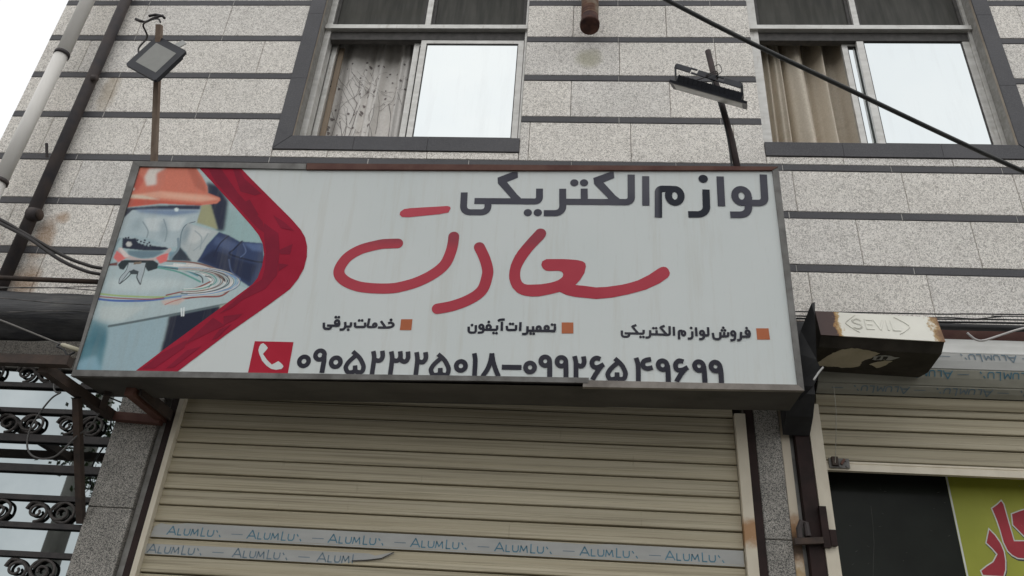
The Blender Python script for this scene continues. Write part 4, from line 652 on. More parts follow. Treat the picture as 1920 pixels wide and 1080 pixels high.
# lock hinge on the pier
hg = thing('shutter_lock', 'rusty brown bolt bracket sticking out from the pier beside right shutter', 'lock', (1.05, D - .03, 2.44))
MB().box(1.106, 1.136, D - .062, D - .0405, 2.40, 2.575).build('plate', M['brown'], hg)
MB().box(1.137, 1.163, D - .065, D - .0405, 2.408, 2.475).build('tab', M['brown'], hg)
MB().bar((.985, D - .055, 2.418), (1.105, D - .055, 2.428), .026).build('bolt', M['rusty'], hg)
MB().tube([(1.012, D - .052, 2.435), (1.012, D - .052, 2.475), (1.025, D - .052, 2.505), (1.045, D - .048, 2.50), (1.048, D - .05, 2.445)], .013, 8).build('loop', M['pipe_dark'], hg)
MB().box(1.03, 1.052, D - .03, D - .007, 2.955, 3.03).build('tab', M['redbrown'], hg)

# ------------------------------------------------------------------ grilled window at the left
gw = thing('shop_window', 'reflecting window glass behind the wrought iron grille at lower left', 'window', (-2.9, D + .09, 0))
MB().box(-3.24, -2.205, D + .030, D + .036, .9, 3.115).build('pane', M['glass_shop'], gw)
MB().box(-3.25, -2.202, D + .012, D + .06, .85, .898).build('sill', M['alu'], gw)
MB().box(-2.214, -2.203, D + .018, D + .029, .9, 3.115).build('frame', M['alu_dark'], gw)
gr = thing('window_grille', 'black wrought iron window grille with scrolls at lower left', 'grille', (-2.75, D + .01, 0))
zb = [3.031, 2.896, 2.757, 2.610, 2.470, 2.343, 2.215, 2.08, 1.95, 1.81, 1.68, 1.55, 1.41, 1.28]
for i, z in enumerate(zb):
    th = .022 if i in (2, 3) else .0145
    MB().box(-3.25, -2.204, D + .004, D + .022, z - th, z + th * .62).build('bar', M['blackmetal'], gr)
def scroll_mesh(r_=.0078, W=.118, H=.047):
    mb = MB()
    for s_ in (1, -1):
        P = []
        for k in range(64):
            a = k / 63 * 2 * math.pi * 1.35; rad = (1 - .80 * (k / 63) ** .9)
            P.append((s_ * (-W * .5 + rad * W * .5 * math.cos(a + math.pi * 1.5) * 1.0), 0.0, s_ * (rad * H * math.sin(a + math.pi * 1.5) * 1.0)))
        mb.tube(P, [r_ * (1.0 - .25 * k / 63) for k in range(64)], 7)
    # the sweeping S that joins the two eyes, and the outer leaf
    P = catmull([(-W * .98, .004, .012), (-W * .80, .004, H * .92), (-W * .35, .004, H * .75), (0, .004, 0), (W * .35, .004, -H * .75), (W * .80, .004, -H * .92), (W * .98, .004, -.012)], 8)
    mb.tube(P, r_, 7)
    P = catmull([(W * .2, -.004, H * .2), (W * .55, -.004, H * .98), (W * .98, -.004, H * .55), (W * 1.04, -.004, -H * .35), (W * .80, -.004, -H * .95)], 8); mb.tube(P, r_ * .85, 7)
    return mb.mesh('scroll', worn('dusty_iron', (.040, .035, .032), (.085, .075, .070), 22, .65), True)
sm = scroll_mesh()
for z in (3.092, 2.826, 2.404, 2.145, 1.88, 1.615):
    for x in (-2.395, -2.705, -3.01):
        o = bpy.data.objects.new('scroll', sm); put(o, (x + random.uniform(-.006, .006), D + .016, z), gr)

# ================================================================== SIGNBOARD
SB = Vector((-2.17568305, 3.12, 2.88124657)); SU = Vector((.99986528, -.00143056, .01635141)); SV = Vector((-.01641387, -.087144, .99606049))
SF = Frame(SB, SU, SV, .001)
sg = thing('shop_sign', 'long white electrical shop signboard with red script, phone number and worker photo', 'sign', SB)
DEP = .225
# folded tin body (open-ended box behind the face)
bd = MB()
def q4(a, b, c_, d): bd.add([a, b, c_, d], [(0, 1, 2, 3)])
c0, c1_, c2_, c3 = [(2, 2), (3150, 2), (3154, 1095), (6, 1123)]
F_ = [SF(*p, -.004) for p in (c0, c1_, c2_, c3)]; B_ = [SF(*p, -DEP) for p in (c0, c1_, c2_, c3)]
B_[0] = B_[0] + Vector((.02, .03, -.012)); B_[1] = B_[1] + Vector((0, .01, -.016))
nseg = 24; und = MB(); vsu = []
for i in range(nseg + 1):
    t_ = i / nseg; wob = .004 * math.sin(9 * t_) + (.006 * math.exp(-((t_ - .715) / .012) ** 2)); f_ = F_[0].lerp(F_[1], t_); b_ = B_[0].lerp(B_[1], t_); mid = f_.lerp(b_, .5) + Vector((0, 0, -wob)); vsu += [f_, mid, b_ + Vector((0, 0, -wob * .7))]
fsu = []
for i in range(nseg):
    a = i * 3; fsu += [(a, a + 3, a + 4, a + 1), (a + 1, a + 4, a + 5, a + 2)]
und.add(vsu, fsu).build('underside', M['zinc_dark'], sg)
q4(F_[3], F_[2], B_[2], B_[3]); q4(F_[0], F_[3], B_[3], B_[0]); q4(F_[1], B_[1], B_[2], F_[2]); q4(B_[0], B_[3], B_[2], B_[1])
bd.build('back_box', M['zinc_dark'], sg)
# rim of angle strips
MB().plate(SF, [(0, 0), (11, 30), (45, 1094), (4, 1125)], -.02, .004).build('rim', M['zinc'], sg)
MB().plate(SF, [(3152, 0), (3156, 1096), (3127, 1078), (3127, 25)], -.02, .0045).build('rim', M['zinc'], sg)
MB().plate(SF, [(4, 1125), (45, 1094), (890, 1079), (888, 1111)], -.02, .006).build('rim', M['zinc'], sg)
MB().plate(SF, [(892, 1111), (893, 1077), (2000, 1074), (3127, 1077), (3155, 1096)], -.02, .008).build('rim', M['redbrown'], sg)
MB().plate(SF, [(0, 0), (900, 6), (1800, 14), (2262, 14), (2266, 37), (1800, 36), (900, 31), (11, 29)], -.02, .009).build('rim', M['zinc'], sg)
MB().plate(SF, [(2240, -3), (3152, 0), (3127, 25), (2700, 25), (2240, 27)], -.02, .006).build('rim', worn('scuffed_strip', (.17, .15, .13), (.30, .27, .24), 9, .55), sg)
# face
t = NT('sign_vinyl', .42, 0, .15)
c = t.ramp(t.noise(1.6, 4), [(.3, (.635, .675, .66)), (.7, (.675, .705, .69))])
c = t.mix(t.ramp(t.noise(7, 5, .65, st=(3.0, 1, .18)), [(.52, 0.0), (.80, .45)]), c, (.52, .50, .43))
c = t.mix(t.ramp(t.noise(70, 4, .65, st=(1, 1, .05)), [(.62, 0.0), (.75, .16)]), c, (.42, .41, .37)); t.color(c); M['vinyl'] = t.m
MB().flat(SF, [(8, 20), (3130, 20), (3130, 1085), (40, 1100)], -.0045).build('face_panel', M['vinyl'], sg)
zf = -.0045
ink = NT('dark_ink', .42, 0, .15)
c = ink.ramp(ink.noise(2.5, 3), [(.35, (.058, .058, .078)), (.65, (.098, .098, .115))]); 
def xband(t_, a, b):
    mp = t_.n('ShaderNodeMapRange'); mp.inputs[1].default_value = a; mp.inputs[2].default_value = b; t_.l(t_.sep(0), mp.inputs[0]); return mp.outputs[0]
c = ink.mix(ink.math('MULTIPLY', xband(ink, .395, .41), ink.math('SUBTRACT', 1.0, xband(ink, .66, .68))), c, (.020, .023, .034)); ink.color(c); M['ink'] = ink.m
M['ink2'] = worn('black_ink', (.028, .028, .040), (.050, .048, .060), 3, .42, 0, .12)
draw(HEAD, SF, zf + .0012).build('headline_lettering', M['ink'], sg)
draw(PHONE, SF, zf + .0012).build('phone_number_lettering', M['ink2'], sg)
for T_ in (T1, T2, T3): draw(T_, SF, zf + .0012).build('service_lettering', M['ink2'], sg)
M['orange'] = worn('orange_ink', (.42, .125, .055), (.50, .17, .085), 3, .45, 0, .12)
for b in BUL: MB().flat(SF, pairs(b), zf + .0012).build('bullet_square', M['orange'], sg)
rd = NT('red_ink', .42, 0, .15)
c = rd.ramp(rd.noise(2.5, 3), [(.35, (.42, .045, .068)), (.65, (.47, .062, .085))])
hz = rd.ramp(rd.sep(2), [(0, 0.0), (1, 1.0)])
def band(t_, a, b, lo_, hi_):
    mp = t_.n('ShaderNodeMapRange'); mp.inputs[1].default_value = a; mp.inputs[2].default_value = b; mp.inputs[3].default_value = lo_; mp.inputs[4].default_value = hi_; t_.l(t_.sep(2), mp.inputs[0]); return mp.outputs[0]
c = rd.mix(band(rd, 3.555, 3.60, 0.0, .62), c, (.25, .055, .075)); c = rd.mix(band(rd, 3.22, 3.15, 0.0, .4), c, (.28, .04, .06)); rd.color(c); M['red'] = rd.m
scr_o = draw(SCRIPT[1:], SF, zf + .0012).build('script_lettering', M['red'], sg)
M['red2'] = worn('bright_red_ink', (.50, .07, .095), (.55, .09, .12), 3, .45, 0, .12)
draw(SCRIPT[:1], SF, zf + .0012).build('script_lettering', M['red2'], sg)
M['red_icon'] = worn('icon_red', (.40, .015, .035), (.46, .02, .045), 4, .45, 0, .12)
ic = MB().flat(SF, pairs(ICON), zf + .0012).build('phone_icon', M['red_icon'], sg)
MB().flat(SF, pairs(HANDSET), zf + .0020).build('handset', M['vinyl'], ic)
# red chevron with facets
M['chev'] = worn('chevron_red', (.33, .009, .032), (.38, .014, .042), 6, .42, 0, .12); M['chev_dark'] = worn('chevron_dark_red', (.215, .010, .031), (.27, .012, .037), 6, .42, 0, .12)
ch = MB().flat(SF, pairs(CHEV), zf + .0016).build('chevron', M['chev'], sg)
fm = MB()
for i, f_ in enumerate(FACETS): fm.flat(SF, pairs(f_), zf + .0021 + i * .00006)
fm.build('facet', M['chev_dark'], ch)
# printed photograph: soft colour fields laid on a fine mesh with the colour stored per vertex
CP = np.array(pairs(CHEV)); step = 2.3
us = np.arange(11, 900, step); vsg = np.arange(24, 1100, step); UU, VV = np.meshgrid(us, vsg); H_, Wd = UU.shape
img = np.zeros((H_, Wd, 3)); img[:] = lin((150, 175, 178))
def inside(P):
    m_ = np.zeros((H_, Wd), bool); n = len(P)
    for i in range(n):
        (x1, y1_), (x2, y2) = P[i], P[(i + 1) % n]
        if y1_ == y2: continue
        cnd = (VV >= min(y1_, y2)) & (VV < max(y1_, y2)); xi = x1 + (VV - y1_) * (x2 - x1) / (y2 - y1_); m_ ^= cnd & (UU < xi)
    return m_
def blur(a, sg_):
    if sg_ < .35: return a
    k = int(3 * sg_ + 1); x = np.arange(-k, k + 1); w = np.exp(-x * x / 2 / sg_ / sg_); w /= w.sum()
    p = np.pad(a, ((k, k), (0, 0)), 'edge'); a = sum(w[i] * p[i:i + H_] for i in range(2 * k + 1))
    p = np.pad(a, ((0, 0), (k, k)), 'edge'); return sum(w[i] * p[:, i:i + Wd] for i in range(2 * k + 1))
def segd(P):
    d = np.full((H_, Wd), 1e9)
    for (x1, y1_), (x2, y2) in zip(P[:-1], P[1:]):
        dx, dy = x2 - x1, y2 - y1_; L2 = dx * dx + dy * dy + 1e-9; t_ = np.clip(((UU - x1) * dx + (VV - y1_) * dy) / L2, 0, 1); d = np.minimum(d, np.hypot(UU - x1 - t_ * dx, VV - y1_ - t_ * dy))
    return d
for it in PRINT:
    if it[0] == 'f': al = blur(inside(pairs(it[3])).astype(float), it[2] * .75 / step)
    else: al = np.clip((it[2] / 2 + it[3] * .6 - segd(catmull(pairs(it[4]), 5))) / (it[3] * 1.2) , 0, 1)
    img = img * (1 - al[..., None]) + np.array(lin(it[1])) * al[..., None]
nz = rng.normal(0, 1, (H_, Wd)); nz = nz * 1.1 + blur(nz, 1.0) * 1.6 + blur(rng.normal(0, 1, (H_, Wd)), 6) * 6
gy = img.mean(2, keepdims=True); img = np.clip((img * .84 + gy * .16) * (1 + .02 * nz[..., None]) * 1.30 - .004, .004, .85)
lim = np.zeros(H_)
for j, v in enumerate(vsg):
    xs = []
    for i in range(len(CP)):
        (x1, y1_), (x2, y2) = CP[i], CP[(i + 1) % len(CP)]
        if (y1_ <= v) != (y2 <= v): xs.append(x1 + (v - y1_) * (x2 - x1) / (y2 - y1_))
    lim[j] = (min(xs) + max(xs)) / 2 if xs else (150 if v < 500 else 250)
keep = UU < lim[:, None]; left = 11 + (vsg - 30) * (34 / 1064) - 4; keep &= UU > left[:, None]
idx = -np.ones((H_, Wd), int); idx[keep] = np.arange(keep.sum()); verts = [tuple(SF(u, v, zf + .0008)) for u, v in zip(UU[keep], VV[keep])]; cols = img[keep]
fcs = []
for j in range(H_ - 1):
    for i in range(Wd - 1):
        a, b, c_, d = idx[j, i], idx[j, i + 1], idx[j + 1, i + 1], idx[j + 1, i]
        if min(a, b, c_, d) >= 0: fcs.append((a, b, c_, d))
pm = MB(); pm.v = verts; pm.f = fcs; ph = pm.build('photo_print', None, sg)
att = ph.data.color_attributes.new('ink', 'FLOAT_COLOR', 'POINT'); att.data.foreach_set('color', np.concatenate([cols, np.ones((len(cols), 1))], 1).astype(np.float32).ravel())
t = NT('photo_ink', .42, 0, .15); at = t.n('ShaderNodeAttribute', attribute_name='ink')
t.color(t.mix(t.ramp(t.noise(7, 5, .65, st=(3.0, 1, .18)), [(.5, 0.0), (.80, .25)]), at.outputs['Color'], (.3, .29, .26))); ph.data.materials.append(t.m)

# sign brackets back to the wall
for x in (.985,):
    MB().box(x + .002, x + .022, D - .30, D - .002, 3.20, 3.225).build('mounting_bracket', M['black'], sg)
    MB().box(x + .006, x + .03, D - .24, D - .19, 3.61, 3.665).build('mounting_bracket', M['black'], sg)
    MB().box(x + .004, x + .012, D - .24, D - .20, 3.50, 3.72).build('mounting_bracket', M['black'], sg)
MB().bar((-1.965, D - .004, 2.872), (-1.965 - .0, D - .36, 2.872), .042).build('support_arm', M['redbrown'], sg)
MB().bar((-1.925, D - .004, 2.885), (-1.925, D - .34, 2.885), .012, .05).build('support_arm', M['rusty'], sg)

# ================================================================== FLOODLIGHTS
fl = thing('floodlight', 'square black floodlight with grey lens on a thin rusty pole', 'floodlight', (-2.105, 3.05, 4.0))
A0, A1 = Vector((-2.1054, 3.07, 4.0)), Vector((-2.103, 2.72, 4.635))
MB().bar(A0, A1, .026, .026, (1, 0, 0)).build('pole', worn('rusty_wood_pole', (.16, .11, .08), (.28, .22, .17), 14, .8, st=(1, 1, .3)), fl)
LY = 2.76; k_ = LY / 3.05
def fp(x, z): return Vector((x * k_, LY, 1.6 + (z - 1.6) * k_))
cT, cR, cB, cL = fp(-2.340, 4.912), fp(-2.138, 4.793), fp(-2.256, 4.567), fp(-2.455, 4.688)
cen = (cT + cR + cB + cL) / 4; eu = (cR - cT); ev = (cL - cT); lu, lv = eu.length, ev.length; eu.normalize(); ev.normalize(); nf = Vector((0, -1, 0))
LF = Frame(cen, eu, -ev)
def rectp(a, b, r_=.008):
    return [(-a + r_, -b), (a - r_, -b), (a, -b + r_), (a, b - r_), (a - r_, b), (-a + r_, b), (-a, b - r_), (-a, -b + r_)]
sgn = 1 if LF.n.y < 0 else -1
hb = MB(); hb.plate(LF, rectp(lu / 2, lv / 2), -.008 * sgn, .008 * sgn); hb.plate(LF, rectp(lu / 2 - .02, lv / 2 - .02), -.034 * sgn, -.0081 * sgn)
ho = hb.build('housing', M['lampbody'], fl)
MB().flat(LF, rectp(lu / 2 - .034, lv / 2 - .040, .002), .0088 * sgn).build('lens', M['lens'], ho)
tb = cT.lerp(cR, .42) + Vector((0, .03, -.01)); MB().bar(tb, tb + Vector((.045, .01, .06)), .006, .03).build('mount_tab', worn('grey_tab', (.42, .42, .40), (.5, .5, .48), 9, .5), fl)
bk = MB(); bk.bar(cen + eu * .02 + Vector((0, .05, .155)), cen + eu * .055 + Vector((0, .04, .125)), .028, .008); bk.bar(cen + Vector((-.05, .05, .02)), cen + Vector((.06, .05, .02)), .03, .02)
bk.build('bracket', worn('grey_bracket', (.42, .42, .40), (.5, .5, .48), 9, .5), fl)
cb = MB(); top = A1
cb.tube(catmull([cL.lerp(cT, .40) + Vector((-.005, .02, .0)), cL.lerp(cT, .45) + Vector((-.035, .02, .05)), cL.lerp(cT, .6) + Vector((-.03, .02, .10)), top + Vector((-.085, 0, .0)), top + Vector((-.06, 0, .035)), top + Vector((-.02, 0, .045)), top + Vector((.0, 0, .02))], 6), .0045, 7)
cb.tube(catmull([top + Vector((-.14, 0, .045)), top + Vector((-.11, 0, .03)), top + Vector((-.075, 0, .025)), top + Vector((-.045, 0, .05)), top + Vector((.0, 0, .07))], 6), [.004] + [.008] * 8 + [.006] * 16, 7)
cb.tube([top + Vector((-.075, 0, .065)), top + Vector((-.04, 0, .075)), top + Vector((.0, 0, .065)), top + Vector((.012, 0, .05))], .007, 7)
cb.build('cable', M['blackmetal'], fl, True)

fl2 = thing('floodlight', 'slim black ribbed floodlight seen edge-on above right end of signboard', 'floodlight', (.79, 3.05, 4.06))
pp = [Vector((.797, 3.10, 4.03)), Vector((.780, 3.10, 4.25)), Vector((.753, 3.095, 4.44)), Vector((.726, 3.095, 4.64)), Vector((.700, 3.095, 4.865))]
MB().tube(pp, [.017, .0165, .0155, .0155, .0155], 10).build('pole', worn('dark_pole', (.020, .014, .014), (.05, .032, .030), 16, .7), fl2, True)
pw = [p + Vector((-.019, -.008, 0)) for p in pp[:4]]; MB().tube(catmull([pw[0] + Vector((-.012, 0, 0)), pw[1], pw[2] + Vector((.004, 0, 0)), pw[3]], 5), .005, 6).build('cable', M['black'], fl2, True)
e1 = Vector((.40, 0, -.152)).normalized(); e2 = Vector((0, math.cos(math.radians(39)), math.sin(math.radians(39)))); e2 = (e2 - e1 * e2.dot(e1)).normalized(); nn = e1.cross(e2)
if nn.z < 0: nn = -nn                                       # nn points up and away from the lit side
C2 = Vector((.659, 2.975, 4.437)); a2, b2 = .192, .112
hb = MB(); hb.obox(C2, (e1, e2, nn), (a2, b2, .006)); hb.obox(C2 + nn * .0234, (e1, e2, nn), (a2 - .03, b2 - .021, .0172)); ho2 = hb.build('housing', M['lampbody'], fl2)
MB().obox(C2 - nn * .0066, (e1, e2, nn), (a2 - .020, b2 - .018, .0015)).build('lens', M['lens2'], ho2)
for i in range(15):
    x = -a2 + .035 + i * (2 * a2 - .07) / 14; hgt = .018
    MB().obox(C2 + e1 * x + nn * (.0065 + hgt), (e1, e2, nn), (.0028, b2 - .017, hgt)).build('fin', M['lampbody'], ho2)
bk = MB(); fu = Vector((-.02, -.30, .95)).normalized(); q0 = C2 - e1 * .17 + e2 * .0; q1 = C2 + e1 * .17 + e2 * .0; hgt = .108
bk.bar(q0, q0 + fu * hgt, .006, .03); bk.bar(q1, q1 + fu * (hgt - .01), .006, .03)
tq0, tq1 = q0 + fu * hgt, q1 + fu * (hgt - .01); v_ = (tq1 - tq0)
sl_ = [(0, .24), (.34, .62), (.74, 1.0)]
for a, b in sl_: bk.bar(tq0 + v_ * a, tq0 + v_ * b, .005, .034)
for a, b in ((.24, .34), (.62, .74)):
    for s_ in (-1, 1): bk.bar(tq0 + v_ * a + fu * .0125 * s_, tq0 + v_ * b + fu * .0125 * s_, .005, .009)
bk.build('bracket', M['lampbody'], fl2)
wr = MB(); wp = tq0.lerp(tq1, .56)
for k in range(2): wr.tube([wp + Vector((.03 * math.cos(a), -.03 * math.sin(a) * .7, .012 * k + .01 * math.sin(2 * a))) for a in np.linspace(0, 6.28, 14)], .0025, 5)
wr.tube(catmull([wp + Vector((.02, -.01, .0)), wp + Vector((.05, 0, .04)), wp + Vector((.04, 0, .085)), wp + Vector((.015, 0, .07))], 5), .002, 5)
wr.tube(catmull([wp + Vector((-.02, -.01, .0)), wp + Vector((-.05, 0, -.01)), wp + Vector((-.075, 0, -.02))], 5), .003, 5)
wr.build('binding_wire', M['blackmetal'], fl2)

# ================================================================== PIPES, DUCT, CABLES
dp = thing('drainpipe', 'grey plastic drainpipe running down the left edge of the facade', 'drainpipe', (-3.232, 3.45, 0))
MB().tube([(-3.225, 3.45, 5.19), (-3.225, 3.45, 7.1)], .0405, 20).build('pipe', M['pvc'], dp, True)
MB().tube([(-3.238, 3.45, 4.185), (-3.228, 3.45, 5.185)], .0395, 20).build('pipe', M['pvc'], dp, True)
MB().tube([(-3.245, 3.45, .13), (-3.24, 3.45, 4.18)], .0385, 20).build('pipe', M['pvc'], dp, True)
for z, x in ((5.185, -3.226), (4.182, -3.239)):
    MB().tube([(x, 3.45, z - .012), (x, 3.45, z + .012)], .0455, 20).build('clamp_ring', M['pipe_dark'], dp, True)
ip = thing('iron_pipe', 'dark rusty iron pipe standing beside the grey drainpipe', 'pipe', (-3.046, 3.55, 0))
MB().tube([(-3.046, 3.548, 3.30), (-3.047, 3.548, 7.1)], .034, 16).build('pipe', M['pipe_dark'], ip, True)
MB().tube([(-3.035, 3.53, 4.015), (-2.985, 3.52, 4.012)], [.045, .036], 14).build('stub', M['pipe_dark'], ip, True)
MB().tube([(-2.985, 3.52, 4.012), (-2.974, 3.52, 4.012)], .03, 14).build('stub_cap', M['rusty'], ip, True)
MB().tube([(-3.02, 3.52, 5.055), (-2.99, 3.52, 5.05)], .020, 10).build('knob', M['pipe_dark'], ip, True)
MB().bar((-3.085, 3.52, 4.42), (-3.10, 3.49, 4.50), .012).build('spike', M['pipe_dark'], ip)
du = thing('vent_duct', 'rusty corrugated metal duct end hanging above the signboard between the windows', 'duct', (.08, 3.42, 5.42))
P = []; R_ = []
for k in range(150):
    z = 5.505 + k * .0072; P.append((.077, 3.43, z)); R_.append(.050 + .0045 * math.sin(k * math.pi / 1.5))
t = NT('corrugated_tin', .6, .3); c = t.ramp(t.noise(9, 5), [(.35, (.30, .26, .2)), (.55, (.16, .085, .055)), (.75, (.07, .03, .025))]); c = t.mix(t.ramp(t.noise(1.0, 0, st=(0, 0, 1)), [(0, 0.0), (1, 0.0)]), c, c); t.color(c); M['tin'] = t.m
MB().tube(P, R_, 20).build('hose', M['tin'], du, True)
MB().tube([(.077, 3.43, 5.507), (.077, 3.43, 5.47), (.077, 3.425, 5.44), (.077, 3.42, 5.415)], [.052, .055, .061, .060], 20).build('collar', worn('deep_rust', (.035, .014, .012), (.11, .045, .03), 14, .85, bump=.002), du, True)
MB().box(.06, .094, 3.47, 3.60, 5.58, 5.60).build('wall_clip', M['rusty'], du)

def wire(name, pts, r_, mat, label, cat='cable', seg=7, smooth=5, group=None):
    o = MB().tube(catmull([tuple(p) for p in pts], smooth), r_, 8).build(name, mat, None, True); return tagged(o, label, cat, group)
wire('power_cable', [(-.86, 2.48, 5.62), (.463, 2.8, 4.905), (1.371, 3.0, 4.490), (2.263, 3.3, 4.2456), (3.2, 3.54, 3.93)], .0115, worn('cable_black', (.016, .017, .017), (.035, .036, .034), 9, .5), 'thick black cable slanting across the right upper window')
wire('power_cable', [(-4.6, 3.4, 4.62), (-3.6, 3.4, 4.125), (-3.087, 3.4, 3.892), (-2.939, 3.4, 3.818), (-2.792, 3.4, 3.744), (-2.648, 3.4, 3.671), (-2.531, 3.4, 3.628), (-2.40, 3.4, 3.60), (-2.05, 3.4, 3.58)], .0095, M['blackmetal'], 'upper of two dark cables running behind the sign at left')
wire('power_cable', [(-4.6, 3.39, 4.60), (-3.6, 3.39, 4.10), (-3.08, 3.39, 3.866), (-2.859, 3.39, 3.762), (-2.673, 3.39, 3.652), (-2.535, 3.39, 3.592), (-2.40, 3.39, 3.56), (-2.05, 3.39, 3.53)], .0095, M['blackmetal'], 'lower of two dark cables running behind the sign at left')
wire('hanging_wire', [(-3.4, 3.2, 3.42), (-2.95, 3.2, 3.27), (-2.68, 3.2, 3.187), (-2.528, 3.2, 3.136), (-2.379, 3.2, 3.085), (-2.335, 3.2, 3.071)], .0045, worn('grey_wire', (.10, .095, .085), (.16, .15, .14), 9, .6), 'thin grey wire drooping across the rolled awning to the sign corner', 'wire')
wc = thing('wire_connector', 'pale taped wire joint beside the lower left sign corner', 'connector', (-2.30, 3.2, 3.06))
MB().tube([(-2.335, 3.2, 3.071), (-2.325, 3.2, 3.068), (-2.235, 3.2, 3.043), (-2.22, 3.2, 3.04)], [.006, .011, .011, .008], 10).build('sleeve', worn('pale_tape', (.36, .33, .23), (.48, .45, .34), 12, .6), wc, True)
MB().tube(catmull([(-2.345, 3.2, 3.074), (-2.345, 3.19, 3.055), (-2.33, 3.19, 3.05), (-2.30, 3.19, 3.035), (-2.27, 3.19, 2.99), (-2.285, 3.19, 2.975), (-2.30, 3.19, 2.99), (-2.25, 3.19, 3.03)], 5), .005, 7).build('wire_tail', M['black'], wc, True)
wire('wire_loop', [(-2.42, 3.36, 2.98), (-2.406, 3.355, 2.92), (-2.381, 3.35, 2.894), (-2.36, 3.35, 2.894), (-2.392, 3.35, 2.866), (-2.421, 3.35, 2.8), (-2.441, 3.35, 2.715), (-2.428, 3.35, 2.639), (-2.395, 3.35, 2.595), (-2.343, 3.35, 2.577), (-2.29, 3.35, 2.584), (-2.258, 3.35, 2.611), (-2.212, 3.35, 2.684), (-2.164, 3.35, 2.737), (-2.143, 3.35, 2.80)], .0042, worn('loop_wire', (.06, .058, .055), (.11, .105, .10), 9, .5), 'loose dark wire loop dangling in front of the iron grille', 'wire')
# service cables above the right shutter
for i, (za_, zb_, r_, nm) in enumerate(((3.516, 3.534, .0035, 'topmost of the thin cables strung above the right shutter'), (3.492, 3.505, .004, 'middle thin cable strung above the right shutter'), (3.478, 3.487, .0055, 'lowest thin cable strung above the right shutter'))):
    wire('service_cable', [(.80, 3.5, za_ - .004), (1.13, 3.5, za_), (1.5, 3.5, za_ + .3 * (zb_ - za_)), (1.8, 3.5, za_ + .62 * (zb_ - za_) - .003), (2.18, 3.5, zb_), (4.2, 3.5, zb_ + .02)], r_, M['black'], nm)
wire('service_cable', [(1.62, 3.46, 3.478), (1.80, 3.46, 3.485), (1.93, 3.46, 3.482), (2.05, 3.46, 3.497), (2.2, 3.46, 3.502), (4.2, 3.46, 3.52)], .0028, M['black'], 'wavy thin cable sagging between the straight ones above right shutter')
wire('cable_conduit', [(1.05, 3.50, 3.442), (1.6, 3.50, 3.455), (2.2, 3.50, 3.458), (4.2, 3.50, 3.47)], .017, M['black'], 'thick black conduit along the rusty beam above right shutter', 'conduit')
wire('hooked_wire', [(1.842, 3.40, 3.375), (1.853, 3.40, 3.360), (1.874, 3.40, 3.340), (1.91, 3.40, 3.338), (2.0, 3.40, 3.371), (2.103, 3.40, 3.408), (2.4, 3.42, 3.50)], .0052, worn('white_wire', (.42, .40, .39), (.52, .5, .48), 9, .5), 'bent whitish wire above the right shutter', 'wire')
ins = MB().tube([(1.02, D - .09, 3.47), (1.022, D - .09, 3.50), (1.024, D - .09, 3.55), (1.024, D - .09, 3.585), (1.02, D - .09, 3.60)], [.02, .034, .036, .03, .015], 14).build('pipe_cap', worn('terracotta', (.22, .085, .05), (.30, .12, .075), 9, .7), None, True)
tagged(ins, 'small reddish pipe cap showing behind the right edge of the signboard', 'pipe cap')

# ================================================================== MOTOR BOX
mbx = thing('shutter_motor_box', 'rusty cream shutter motor box with embossed lettering beside the sign', 'motor box', (1.37, 3.35, 3.17))
YB0 = 3.20
t = NT('rusted_enamel', .45, 0, .4)
nx_ = t.math('ADD', t.sep(0), t.math('MULTIPLY', t.math('SUBTRACT', t.noise(26, 6, .7), .5), .13))
mr = t.n('ShaderNodeMapRange'); mr.inputs[1].default_value = 1.10; mr.inputs[2].default_value = 1.64; t.l(nx_, mr.inputs[0])
c = t.ramp(mr.outputs[0], [(.0, (.050, .022, .017)), (.135, (.055, .024, .018)), (.150, (.34, .17, .05)), (.185, (.48, .33, .14)), (.205, (.80, .78, .69)), (.90, (.80, .785, .70)), (.935, (.40, .26, .11)), (.975, (.20, .10, .045))])
c = t.mix(t.ramp(t.noise(60, 5, .7), [(.69, 0.0), (.73, .7)]), c, (.2, .1, .05))
c = t.mix(1.0, c, t.ramp(t.noise(5, 4), [(.3, .9), (.7, 1.04)]), 'MULTIPLY'); t.color(c); t.bump(t.noise(40, 5), .001); M['enamel'] = t.m
t = NT('grimy_underside', .75, 0, .25)
c = t.ramp(t.noise(10, 5), [(.3, (.020, .017, .013)), (.7, (.055, .047, .038))]); t.color(c); t.bump(t.noise(30, 4), .002); M['grime'] = t.m
def skew(mb):                       # the box hangs a little lower on its right
    mb.v = [(x, y, z - (x - 1.10) * .030) for x, y, z in mb.v]; return mb
zt_, zb2 = 3.372, 3.238
skew(MB().prism_x([(YB0 - .002, zb2), (YB0 + .026, zt_), (YB0 + .032, zt_), (YB0 + .004, zb2)], 1.106, 1.632)).build('front_plate', M['enamel'], mbx)
skew(MB().prism_x([(YB0 + .033, zt_ - .001), (YB0 + .005, zb2 + .001), (YB0 + .052, zb2 - .034), (YB0 + .21, zb2 - .052), (YB0 + .33, zb2 - .03), (YB0 + .33, zt_ - .001)], 1.108, 1.630)).build('case', M['grime'], mbx)
